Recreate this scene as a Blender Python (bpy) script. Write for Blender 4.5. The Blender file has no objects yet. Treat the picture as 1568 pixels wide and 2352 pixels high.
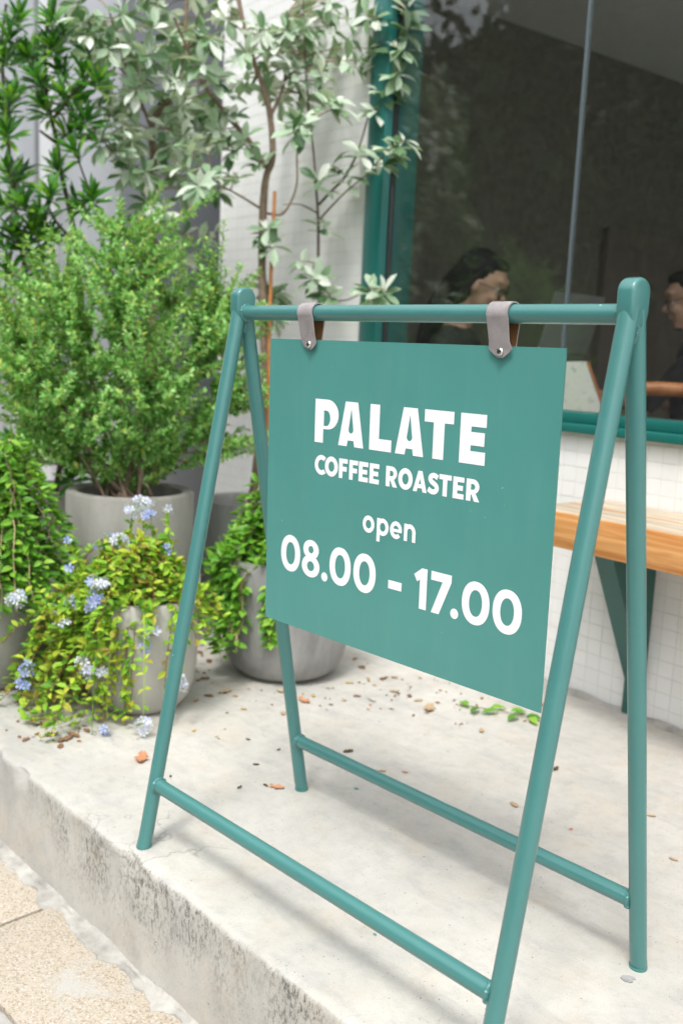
import bpy, bmesh, math, random
import numpy as np
from mathutils import Vector, Matrix, noise
from mathutils.geometry import tessellate_polygon

random.seed(7)
rng = np.random.default_rng(7)
scene = bpy.context.scene
COL = scene.collection

# ------------------------------------------------------------------ camera
CAM = np.array([1.4737, -1.1423, 0.9355])
CR = np.array([0.6881, 0.7242, 0.0453]); CU = np.array([-0.1474, 0.0784, 0.9860]); CF = np.array([-0.7105, 0.6851, -0.1607])
FPX = 2245.2
def at(px, py, d):
    """a point of the place from a position on a 1568 x 2352 plan of the photograph and its distance"""
    return CAM + d * (CF + CR * (px - 784) / FPX - CU * (py - 1176) / FPX)
cam_data = bpy.data.cameras.new('camera')
cam_data.sensor_fit = 'VERTICAL'; cam_data.sensor_height = 36.0; cam_data.sensor_width = 24.0
cam_data.lens = FPX / 2352 * 36.0
cam_data.clip_start = 0.05; cam_data.clip_end = 200
cam_data.dof.use_dof = True; cam_data.dof.focus_distance = 1.52; cam_data.dof.aperture_fstop = 3.8
cam = bpy.data.objects.new('camera', cam_data); COL.objects.link(cam)
cam.matrix_world = Matrix(((CR[0], CU[0], -CF[0], CAM[0]), (CR[1], CU[1], -CF[1], CAM[1]), (CR[2], CU[2], -CF[2], CAM[2]), (0, 0, 0, 1)))
scene.camera = cam

# ------------------------------------------------------------------ sky, sun, exposure
SUN_TO = Vector((0.21, -0.46, 1.0)).normalized()          # direction towards the sun
world = bpy.data.worlds.new('World'); scene.world = world; world.use_nodes = True
nt = world.node_tree; nt.nodes.clear()
sky = nt.nodes.new('ShaderNodeTexSky'); sky.sky_type = 'NISHITA'; sky.sun_disc = False
sky.sun_elevation = math.asin(SUN_TO.z); sky.sun_rotation = math.atan2(SUN_TO.x, SUN_TO.y)
sky.air_density = 1.0; sky.dust_density = 3.0; sky.ozone_density = 1.0
hsv = nt.nodes.new('ShaderNodeHueSaturation'); hsv.inputs['Saturation'].default_value = 0.22
bg = nt.nodes.new('ShaderNodeBackground'); bg.inputs['Strength'].default_value = 0.15
out = nt.nodes.new('ShaderNodeOutputWorld')
nt.links.new(sky.outputs[0], hsv.inputs['Color']); nt.links.new(hsv.outputs[0], bg.inputs[0]); nt.links.new(bg.outputs[0], out.inputs[0])
sun_data = bpy.data.lights.new('sun', 'SUN'); sun_data.energy = 0.85; sun_data.angle = math.radians(11); sun_data.color = (1.0, 0.97, 0.92)
sun = bpy.data.objects.new('sun', sun_data); COL.objects.link(sun)
sun.rotation_euler = SUN_TO.to_track_quat('Z', 'Y').to_euler(); sun.location = (2, -4, 8)
scene.view_settings.view_transform = 'Standard'; scene.view_settings.look = 'None'
scene.view_settings.exposure = 1.22; scene.view_settings.gamma = 1.0; scene.view_settings.use_curve_mapping = False
scene.cycles.max_bounces = 10; scene.cycles.transparent_max_bounces = 12

# ------------------------------------------------------------------ material helpers
def new_mat(name):
    m = bpy.data.materials.new(name); m.use_nodes = True
    return m, m.node_tree, m.node_tree.nodes['Principled BSDF']
def N(t, kind, **kw):
    n = t.nodes.new(kind)
    for k, v in kw.items(): setattr(n, k, v)
    return n
def ramp(t, src, stops, interp='LINEAR'):
    n = N(t, 'ShaderNodeValToRGB'); n.color_ramp.interpolation = interp
    e = n.color_ramp.elements
    while len(e) < len(stops): e.new(0.5)
    for el, (p, c) in zip(e, stops):
        el.position = p; el.color = (c if len(c) == 4 else (*c, 1)) if not isinstance(c, (int, float)) else (c, c, c, 1)
    t.links.new(src, n.inputs[0]); return n.outputs[0]
def coords(t, scale=(1, 1, 1), kind='Object'):
    tc = N(t, 'ShaderNodeTexCoord'); mp = N(t, 'ShaderNodeMapping'); mp.inputs['Scale'].default_value = scale
    t.links.new(tc.outputs[kind], mp.inputs[0]); return mp.outputs[0]
def wcoords(t, scale=(1, 1, 1)):
    g = N(t, 'ShaderNodeNewGeometry'); mp = N(t, 'ShaderNodeMapping'); mp.inputs['Scale'].default_value = scale
    t.links.new(g.outputs['Position'], mp.inputs[0]); return mp.outputs[0]
def tnoise(t, vec, scale, detail=4, rough=0.55, dist=0.0):
    n = N(t, 'ShaderNodeTexNoise'); n.inputs['Scale'].default_value = scale; n.inputs['Detail'].default_value = detail
    n.inputs['Roughness'].default_value = rough; n.inputs['Distortion'].default_value = dist
    t.links.new(vec, n.inputs['Vector']); return n.outputs['Fac']
def mixc(t, fac, a, b, mode='MIX'):
    n = N(t, 'ShaderNodeMix', data_type='RGBA', blend_type=mode)
    for i, v in ((0, fac), (6, a), (7, b)):
        if hasattr(v, 'is_linked'): t.links.new(v, n.inputs[i])
        elif i == 0: n.inputs[i].default_value = v
        else: n.inputs[i].default_value = (*v, 1)
    return n.outputs[2]
def math_(t, op, a, b=None):
    n = N(t, 'ShaderNodeMath', operation=op)
    for i, v in enumerate((a, b)):
        if v is None: continue
        if hasattr(v, 'is_linked'): t.links.new(v, n.inputs[i])
        else: n.inputs[i].default_value = v
    return n.outputs[0]
def bump(t, bsdf, h, strength=0.3, dist=0.01):
    b = N(t, 'ShaderNodeBump'); b.inputs['Strength'].default_value = strength; b.inputs['Distance'].default_value = dist
    t.links.new(h, b.inputs['Height']); t.links.new(b.outputs[0], bsdf.inputs['Normal'])
def rand(t):
    oi = N(t, 'ShaderNodeObjectInfo'); g = N(t, 'ShaderNodeNewGeometry')
    return math_(t, 'FRACT', math_(t, 'ADD', oi.outputs['Random'], g.outputs['Random Per Island']))
def plain(name, c, rough=0.5, var=0.1, scale=8, metal=0.0, bmp=0.0, bscale=200, spec=0.5):
    m, t, b = new_mat(name)
    n = tnoise(t, wcoords(t), scale, 5)
    t.links.new(ramp(t, n, [(0.3, tuple(x * (1 - var) for x in c)), (0.7, tuple(min(1, x * (1 + var)) for x in c))]), b.inputs['Base Color'])
    b.inputs['Roughness'].default_value = rough; b.inputs['Metallic'].default_value = metal; b.inputs['Specular IOR Level'].default_value = spec
    if bmp: bump(t, b, tnoise(t, wcoords(t), bscale, 3), bmp, 0.002)
    return m
def leaf_mat(name, cols, trans=0.3, rough=0.45, spec=0.4):
    m, t, b = new_mat(name)
    c = ramp(t, rand(t), [(i / max(1, len(cols) - 1), k) for i, k in enumerate(cols)])
    n = tnoise(t, wcoords(t), 90, 2)
    c = mixc(t, 0.25, c, ramp(t, n, [(0.3, 0.5), (0.7, 1.0)]), 'MULTIPLY')
    t.links.new(c, b.inputs['Base Color']); b.inputs['Roughness'].default_value = rough; b.inputs['Specular IOR Level'].default_value = spec
    tr = N(t, 'ShaderNodeBsdfTranslucent'); t.links.new(mixc(t, 0.6, c, (1.0, 0.95, 0.45), 'MULTIPLY'), tr.inputs[0])
    mx = N(t, 'ShaderNodeMixShader'); mx.inputs[0].default_value = trans
    t.links.new(b.outputs[0], mx.inputs[1]); t.links.new(tr.outputs[0], mx.inputs[2])
    t.links.new(mx.outputs[0], t.nodes['Material Output'].inputs[0])
    return m

M = {}
# teal enamel with fine chips
def teal(name, c, rough=0.42, chips=True):
    m, t, b = new_mat(name)
    v = wcoords(t)
    col = ramp(t, tnoise(t, v, 5, 4), [(0.3, tuple(x * 0.95 for x in c)), (0.7, tuple(x * 1.05 for x in c))])
    if chips:
        ch = ramp(t, tnoise(t, v, 95, 2, 0.4), [(0.80, 0.0), (0.815, 1.0)])
        col = mixc(t, ch, col, (0.55, 0.62, 0.6))
        ru = ramp(t, tnoise(t, wcoords(t, (1, 1, 1.4)), 60, 2, 0.4), [(0.79, 0.0), (0.805, 1.0)])
        col = mixc(t, ru, col, (0.10, 0.055, 0.03))
    t.links.new(col, b.inputs['Base Color'])
    t.links.new(ramp(t, tnoise(t, v, 40, 3), [(0.3, rough - 0.05), (0.7, rough + 0.08)]), b.inputs['Roughness'])
    b.inputs['Coat Weight'].default_value = 0.45 if chips else 0.2; b.inputs['Coat Roughness'].default_value = 0.22
    bump(t, b, tnoise(t, v, 160, 2), 0.05, 0.001)
    return m
M['teal'] = teal('teal_enamel', (0.056, 0.198, 0.186), 0.36)
def panel_wear(m):
    t = m.node_tree; b = t.nodes['Principled BSDF']; src = b.inputs['Base Color'].links[0].from_socket
    c = mixc(t, ramp(t, tnoise(t, wcoords(t, (6, 6, 0.7)), 6, 5, 0.6), [(0.5, 0.0), (0.8, 0.10)]), src, (0.20, 0.36, 0.33))
    c = mixc(t, ramp(t, tnoise(t, wcoords(t, (1, 1, 1)), 130, 2, 0.4), [(0.79, 0.0), (0.80, 0.5)]), c, (0.5, 0.56, 0.54))
    t.links.new(c, b.inputs['Base Color'])
    t.links.new(ramp(t, tnoise(t, wcoords(t), 9, 5, 0.7), [(0.3, 0.30), (0.7, 0.50)]), b.inputs['Roughness'])
M['panel'] = teal('teal_sheet', (0.074, 0.272, 0.245), 0.40, False)
panel_wear(M['panel'])
M['frame'] = teal('window_paint', (0.009, 0.130, 0.115), 0.35, False)
M['bracket'] = teal('bracket_paint', (0.015, 0.100, 0.088), 0.45, False)
M['letter'] = plain('white_vinyl', (0.885, 0.90, 0.905), 0.4, 0.01)
M['screw'] = plain('zinc_screw', (0.82, 0.82, 0.80), 0.25, 0.2, 300, metal=1.0)
def leather(name, c):
    m, t, b = new_mat(name); v = wcoords(t)
    vo = N(t, 'ShaderNodeTexVoronoi'); vo.inputs['Scale'].default_value = 750; t.links.new(v, vo.inputs['Vector'])
    col = mixc(t, ramp(t, tnoise(t, v, 60, 4), [(0.4, 0.0), (0.75, 0.6)]), c, tuple(x * 0.6 for x in c))
    t.links.new(mixc(t, 0.35, col, ramp(t, vo.outputs['Distance'], [(0.1, 1.0), (0.6, 0.5)]), 'MULTIPLY'), b.inputs['Base Color'])
    b.inputs['Roughness'].default_value = 0.75; bump(t, b, vo.outputs['Distance'], 0.4, 0.001); return m
M['leather'] = leather('grey_leather', (0.38, 0.35, 0.352))
M['suede'] = leather('brown_suede', (0.30, 0.135, 0.045))

# terrace concrete: smooth float finish, stains, mould down the front face
m, t, b = new_mat('terrace_concrete'); v = wcoords(t)
c = ramp(t, tnoise(t, v, 2.3, 6, 0.6, 0.5), [(0.30, (0.405, 0.397, 0.370)), (0.48, (0.48, 0.468, 0.430)), (0.68, (0.565, 0.546, 0.495))])
c = mixc(t, ramp(t, tnoise(t, v, 7, 5, 0.6), [(0.50, 0.0), (0.72, 0.6)]), c, (0.50, 0.445, 0.36))
c = mixc(t, ramp(t, tnoise(t, wcoords(t, (1, 3.5, 1)), 5, 6, 0.65, 0.6), [(0.52, 0.0), (0.76, 0.55)]), c, (0.31, 0.315, 0.32))
c = mixc(t, ramp(t, tnoise(t, v, 420, 2), [(0.60, 0.0), (0.72, 0.55)]), c, (0.22, 0.20, 0.17))
cr = N(t, 'ShaderNodeTexVoronoi', feature='DISTANCE_TO_EDGE'); cr.inputs['Scale'].default_value = 2.4
wv = N(t, 'ShaderNodeVectorMath', operation='ADD'); nz = N(t, 'ShaderNodeTexNoise'); nz.inputs['Scale'].default_value = 6; nz.inputs['Detail'].default_value = 5
t.links.new(v, nz.inputs['Vector']); sc = N(t, 'ShaderNodeVectorMath', operation='SCALE'); sc.inputs['Scale'].default_value = 0.25
t.links.new(nz.outputs['Color'], sc.inputs[0]); t.links.new(v, wv.inputs[0]); t.links.new(sc.outputs[0], wv.inputs[1]); t.links.new(wv.outputs[0], cr.inputs['Vector'])
crack = math_(t, 'MULTIPLY', ramp(t, cr.outputs['Distance'], [(0.0, 1.0), (0.006, 0.0)]), ramp(t, tnoise(t, v, 1.7, 3), [(0.52, 0.0), (0.62, 0.6)]))
c = mixc(t, 0.75, c, ramp(t, tnoise(t, v, 24, 7, 0.75), [(0.25, 0.72), (0.5, 0.95), (0.75, 1.06)]), 'MULTIPLY')
c = mixc(t, ramp(t, tnoise(t, v, 140, 2, 0.4), [(0.70, 0.0), (0.74, 0.7)]), c, (0.17, 0.155, 0.13))
c = mixc(t, crack, c, (0.20, 0.19, 0.17))
sp = N(t, 'ShaderNodeSeparateXYZ'); t.links.new(v, sp.inputs[0])
face = ramp(t, math_(t, 'MULTIPLY', sp.outputs['Z'], -1.0), [(0.003, 0.0), (0.010, 1.0), (0.10, 0.75), (0.17, 0.1)])
patch = ramp(t, tnoise(t, wcoords(t, (1, 1, 0.5)), 2.6, 5, 0.7), [(0.45, 0.0), (0.58, 1.0)])
streak = ramp(t, tnoise(t, wcoords(t, (150, 150, 72)), 1.0, 9, 0.8), [(0.48, 0.0), (0.58, 1.0)])
mould = math_(t, 'MULTIPLY', math_(t, 'MULTIPLY', face, patch), streak)
c = mixc(t, math_(t, 'MULTIPLY', math_(t, 'MULTIPLY', face, patch), 0.12), c, (0.27, 0.26, 0.20))
c = mixc(t, math_(t, 'MULTIPLY', mould, 0.82), c, (0.042, 0.042, 0.035))
t.links.new(c, b.inputs['Base Color']); b.inputs['Roughness'].default_value = 0.75
bump(t, b, math_(t, 'ADD', tnoise(t, v, 60, 8, 0.7), math_(t, 'MULTIPLY', tnoise(t, v, 600, 2), 0.25)), 0.18, 0.004)
M['terrace'] = m
# washed aggregate paving
m, t, b = new_mat('washed_aggregate'); v = wcoords(t)
vo = N(t, 'ShaderNodeTexVoronoi'); vo.inputs['Scale'].default_value = 300; t.links.new(v, vo.inputs['Vector'])
sx = N(t, 'ShaderNodeSeparateColor'); t.links.new(vo.outputs['Color'], sx.inputs[0])
c = ramp(t, sx.outputs[0], [(0.0, (0.30, 0.245, 0.175)), (0.3, (0.42, 0.365, 0.285)), (0.6, (0.48, 0.43, 0.35)), (0.85, (0.42, 0.36, 0.29)), (1.0, (0.52, 0.50, 0.46))])
c = mixc(t, ramp(t, tnoise(t, v, 5, 6, 0.65), [(0.53, 0.0), (0.62, 0.85)]), c, (0.45, 0.44, 0.41))
c = mixc(t, ramp(t, tnoise(t, v, 3, 4), [(0.55, 0.0), (0.8, 0.5)]), c, (0.33, 0.27, 0.2))
t.links.new(c, b.inputs['Base Color']); b.inputs['Roughness'].default_value = 0.85; bump(t, b, vo.outputs['Distance'], 0.4, 0.003)
M['aggregate'] = m
M['mortar'] = plain('pale_mortar', (0.36, 0.35, 0.32), 0.9, 0.30, 22, bmp=0.6, bscale=180)
M['house_wall'] = plain('grey_house_render', (0.16, 0.155, 0.145), 0.85, 0.1, 1.0)
M['asphalt'] = plain('asphalt', (0.06, 0.06, 0.058), 0.9, 0.2, 30, bmp=0.4)
M['kerbstone'] = plain('kerb_concrete', (0.40, 0.39, 0.37), 0.85, 0.15, 12, bmp=0.3)
# glazed tile, grout
m, t, b = new_mat('white_glazed_tile'); v = wcoords(t)
c = ramp(t, rand(t), [(0.0, (0.775, 0.775, 0.76)), (0.5, (0.79, 0.79, 0.775)), (1.0, (0.80, 0.80, 0.79))])
c = mixc(t, ramp(t, tnoise(t, v, 9, 6, 0.65), [(0.55, 0.0), (0.8, 0.35)]), c, (0.55, 0.53, 0.46))
t.links.new(c, b.inputs['Base Color']); b.inputs['Roughness'].default_value = 0.3; bump(t, b, tnoise(t, v, 25, 2), 0.08, 0.004)
M['tile'] = m
M['grout'] = plain('tile_grout', (0.66, 0.65, 0.62), 0.9, 0.10, 30)
M['plaster'] = plain('white_plaster', (0.72, 0.72, 0.70), 0.85, 0.05, 4)
m, t, b = new_mat('olive_render'); v = wcoords(t)
c = ramp(t, tnoise(t, v, 26, 7, 0.7), [(0.3, (0.085, 0.083, 0.060)), (0.7, (0.145, 0.142, 0.106))])
t.links.new(c, b.inputs['Base Color']); b.inputs['Roughness'].default_value = 0.9; bump(t, b, tnoise(t, v, 50, 6), 0.5, 0.01)
M['olive'] = m
M['ceiling'] = plain('pale_ceiling', (0.70, 0.70, 0.67), 0.9, 0.04, 3)
M['floor_in'] = plain('polished_screed', (0.36, 0.35, 0.32), 0.35, 0.12, 5)
M['silicone'] = plain('joint_sealant', (0.10, 0.125, 0.14), 0.3, 0.05)
M['gasket'] = plain('black_gasket', (0.012, 0.014, 0.013), 0.5, 0.1)
# glass with a film of dust
m, t, b = new_mat('window_glass'); t.nodes.remove(b)
tr = N(t, 'ShaderNodeBsdfTransparent'); tr.inputs[0].default_value = (0.95, 0.97, 0.96, 1)
gl = N(t, 'ShaderNodeBsdfGlossy'); gl.inputs['Roughness'].default_value = 0.0
fr = N(t, 'ShaderNodeFresnel'); gg = N(t, 'ShaderNodeNewGeometry')   # thin pane: same reflectance from both of its faces
t.links.new(math_(t, 'SUBTRACT', 1.5, math_(t, 'MULTIPLY', gg.outputs['Backfacing'], 1.5 - 1 / 1.5)), fr.inputs[0])
mx = N(t, 'ShaderNodeMixShader'); t.links.new(fr.outputs[0], mx.inputs[0]); t.links.new(tr.outputs[0], mx.inputs[1]); t.links.new(gl.outputs[0], mx.inputs[2])
df = N(t, 'ShaderNodeBsdfDiffuse'); df.inputs[0].default_value = (0.55, 0.55, 0.52, 1)
mx2 = N(t, 'ShaderNodeMixShader'); v = wcoords(t)
t.links.new(math_(t, 'MULTIPLY', ramp(t, tnoise(t, v, 70, 6, 0.75), [(0.45, 0.15), (0.75, 1.0)]), 0.026), mx2.inputs[0])
t.links.new(mx.outputs[0], mx2.inputs[1]); t.links.new(df.outputs[0], mx2.inputs[2]); t.links.new(mx2.outputs[0], t.nodes['Material Output'].inputs[0])
M['glass'] = m
m, t, b = new_mat('lens_glass'); t.nodes.remove(b)
tr = N(t, 'ShaderNodeBsdfTransparent'); gl = N(t, 'ShaderNodeBsdfGlossy'); gl.inputs['Roughness'].default_value = 0.0
mx = N(t, 'ShaderNodeMixShader'); mx.inputs[0].default_value = 0.08
t.links.new(tr.outputs[0], mx.inputs[1]); t.links.new(gl.outputs[0], mx.inputs[2]); t.links.new(mx.outputs[0], t.nodes['Material Output'].inputs[0])
M['lens'] = m
# grey sheet metal
M['sheet'] = plain('grey_sheet_metal', (0.36, 0.375, 0.39), 0.38, 0.10, 2.0, metal=0.25)
M['sheet_reflect_dark'] = plain('sheet_metal_dark_reflection', (0.085, 0.092, 0.100), 0.42, 0.12, 2.0, metal=0.2)  # same grey sheet, with its dark reflection put into the colour
M['post_white'] = plain('pale_steel_post', (0.55, 0.56, 0.57), 0.45, 0.05, 3)
M['dark_gap'] = plain('gap_shade', (0.035, 0.037, 0.04), 0.7, 0.1)
# planters
def planter_mat(name, lo, hi, grime):
    m, t, b = new_mat(name); v = wcoords(t)
    c = ramp(t, tnoise(t, wcoords(t, (1, 1, 0.35)), 11, 6, 0.6, 0.4), [(0.3, lo), (0.7, hi)])
    c = mixc(t, ramp(t, tnoise(t, wcoords(t, (1, 1, 0.22)), 26, 5, 0.6), [(0.55, 0.0), (0.75, grime)]), c, (0.20, 0.195, 0.165))
    c = mixc(t, ramp(t, tnoise(t, v, 120, 3), [(0.66, 0.0), (0.74, 0.5)]), c, tuple(x * 0.55 for x in lo))
    t.links.new(c, b.inputs['Base Color']); b.inputs['Roughness'].default_value = 0.7
    bump(t, b, tnoise(t, v, 45, 7, 0.7), 0.2, 0.004); return m
M['pot_pale'] = planter_mat('pale_cast_concrete', (0.38, 0.37, 0.335), (0.47, 0.46, 0.425), 0.3)
M['pot_grey'] = planter_mat('grey_cast_concrete', (0.20, 0.195, 0.172), (0.29, 0.283, 0.255), 0.55)
M['pot_dark'] = planter_mat('smooth_grey_cement', (0.18, 0.18, 0.174), (0.35, 0.348, 0.335), 0.35)
M['pot_black'] = plain('black_nursery_plastic', (0.02, 0.02, 0.02), 0.5, 0.2)
M['soil'] = plain('potting_soil', (0.075, 0.050, 0.032), 0.95, 0.4, 60, bmp=0.8, bscale=120)
M['bark'] = plain('brown_bark', (0.21, 0.150, 0.105), 0.85, 0.3, 40, bmp=0.5, bscale=150)
M['bark_dark'] = plain('dark_bark', (0.085, 0.060, 0.045), 0.85, 0.3, 40, bmp=0.5, bscale=150)
M['twig'] = plain('pale_twig', (0.26, 0.20, 0.13), 0.8, 0.25, 60)
M['red_stem'] = plain('reddish_stem', (0.22, 0.10, 0.055), 0.7, 0.3, 60)
M['dry_stem'] = plain('straw_stalk', (0.46, 0.35, 0.21), 0.8, 0.2, 60)
M['bamboo'] = plain('orange_bamboo', (0.42, 0.165, 0.05), 0.5, 0.25, 30)
M['silver'] = leaf_mat('silver_leaf', [(0.06, 0.15, 0.05), (0.19, 0.33, 0.16), (0.38, 0.53, 0.35), (0.56, 0.67, 0.53), (0.82, 0.87, 0.79)], 0.28, 0.45, 0.6)
M['dark_leaf'] = leaf_mat('glossy_dark_leaf', [(0.014, 0.07, 0.010), (0.035, 0.17, 0.014), (0.075, 0.28, 0.020), (0.24, 0.50, 0.035)], 0.32, 0.28, 0.6)
M['shrub'] = leaf_mat('sage_green_leaf', [(0.11, 0.30, 0.05), (0.21, 0.50, 0.10), (0.32, 0.67, 0.18), (0.47, 0.79, 0.31), (0.55, 0.64, 0.10)], 0.38, 0.6, 0.3)
M['lime'] = leaf_mat('lime_leaf', [(0.10, 0.27, 0.025), (0.20, 0.44, 0.035), (0.32, 0.59, 0.05), (0.44, 0.68, 0.065), (0.58, 0.70, 0.07), (0.36, 0.26, 0.06)], 0.38, 0.5, 0.35)
M['herb'] = leaf_mat('fresh_green_leaf', [(0.075, 0.24, 0.022), (0.14, 0.38, 0.035), (0.22, 0.50, 0.05), (0.34, 0.60, 0.075)], 0.36, 0.45, 0.4)
M['street_leaf'] = leaf_mat('street_tree_leaf', [(0.03, 0.07, 0.02), (0.05, 0.11, 0.03), (0.07, 0.14, 0.04)], 0.2, 0.5, 0.4)
M['petal'] = leaf_mat('pale_blue_petal', [(0.58, 0.63, 0.93), (0.76, 0.79, 0.96), (0.90, 0.91, 0.98)], 0.35, 0.6, 0.2)
M['petal_blue'] = leaf_mat('blue_petal', [(0.30, 0.37, 0.84), (0.44, 0.51, 0.90), (0.60, 0.66, 0.94)], 0.35, 0.6, 0.2)
M['petal_yellow'] = leaf_mat('yellow_petal', [(0.75, 0.62, 0.05), (0.8, 0.7, 0.1)], 0.3, 0.6, 0.2)
M['dry_brown'] = leaf_mat('dry_brown_leaf', [(0.20, 0.10, 0.05), (0.30, 0.16, 0.08), (0.24, 0.15, 0.09)], 0.1, 0.7, 0.2)
M['dry_orange'] = leaf_mat('dry_orange_leaf', [(0.55, 0.24, 0.12), (0.62, 0.32, 0.18)], 0.15, 0.7, 0.2)
M['dry_yellow'] = leaf_mat('dry_yellow_leaf', [(0.60, 0.40, 0.06), (0.52, 0.36, 0.10)], 0.15, 0.7, 0.2)
M['dry_tan'] = leaf_mat('dry_tan_leaf', [(0.50, 0.38, 0.24), (0.42, 0.30, 0.19)], 0.1, 0.7, 0.2)
M['dry_dark'] = leaf_mat('dry_dark_leaf', [(0.085, 0.06, 0.03), (0.13, 0.10, 0.04)], 0.1, 0.7, 0.2)
M['paint_spot'] = plain('teal_paint_spot', (0.07, 0.26, 0.23), 0.5, 0.1)
M['grey_flake'] = plain('grey_flake', (0.30, 0.30, 0.30), 0.8, 0.2, 60)
# wood
def wood(name, lo, hi, sc, axis_scale, rough=0.5):
    m, t, b = new_mat(name)
    n = tnoise(t, coords(t, axis_scale), sc, 5, 0.6, 0.8)
    c = ramp(t, n, [(0.32, lo), (0.5, tuple((a + d) / 2 for a, d in zip(lo, hi))), (0.66, hi)])
    t.links.new(c, b.inputs['Base Color']); b.inputs['Roughness'].default_value = rough; bump(t, b, n, 0.15, 0.002); return m
M['wood_edge'] = wood('oiled_pine_edge', (0.47, 0.175, 0.04), (0.74, 0.39, 0.15), 4.0, (0.8, 14, 14))
M['wood_top'] = wood('weathered_pine_top', (0.33, 0.26, 0.18), (0.56, 0.49, 0.38), 4.0, (0.8, 14, 14), 0.8)
M['chair_wood'] = wood('orange_teak', (0.30, 0.095, 0.028), (0.42, 0.16, 0.05), 5.0, (6, 6, 1))
M['panel_wood'] = wood('dark_panel_wood', (0.10, 0.080, 0.062), (0.14, 0.112, 0.086), 5.0, (6, 6, 0.6))
m, t, b = new_mat('terrazzo'); v = wcoords(t)
c = mixc(t, ramp(t, tnoise(t, v, 55, 3), [(0.60, 0.0), (0.68, 0.6)]), (0.62, 0.62, 0.56), (0.22, 0.25, 0.23))
t.links.new(c, b.inputs['Base Color']); b.inputs['Roughness'].default_value = 0.4; M['terrazzo'] = m
M['skin'] = plain('skin', (0.54, 0.31, 0.215), 0.5, 0.06, 20)
M['shirt'] = plain('black_jersey', (0.014, 0.015, 0.017), 0.85, 0.3, 30)
M['hair'] = plain('black_hair', (0.009, 0.008, 0.008), 0.62, 0.4, 60, spec=0.18, bmp=0.8, bscale=140)
M['eyewear'] = plain('dark_eyewear', (0.012, 0.010, 0.010), 0.3, 0.1)
M['eye_white'] = plain('eye_white', (0.6, 0.58, 0.55), 0.3, 0.02)
M['laptop'] = plain('aluminium_laptop', (0.35, 0.36, 0.37), 0.35, 0.05, metal=0.8)
M['laptop_dark'] = plain('dark_laptop_lid', (0.06, 0.06, 0.065), 0.4, 0.05)
M['cup'] = plain('white_ceramic', (0.75, 0.75, 0.72), 0.3, 0.02)
M['cord'] = plain('grey_lanyard', (0.25, 0.27, 0.28), 0.6, 0.05)

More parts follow.
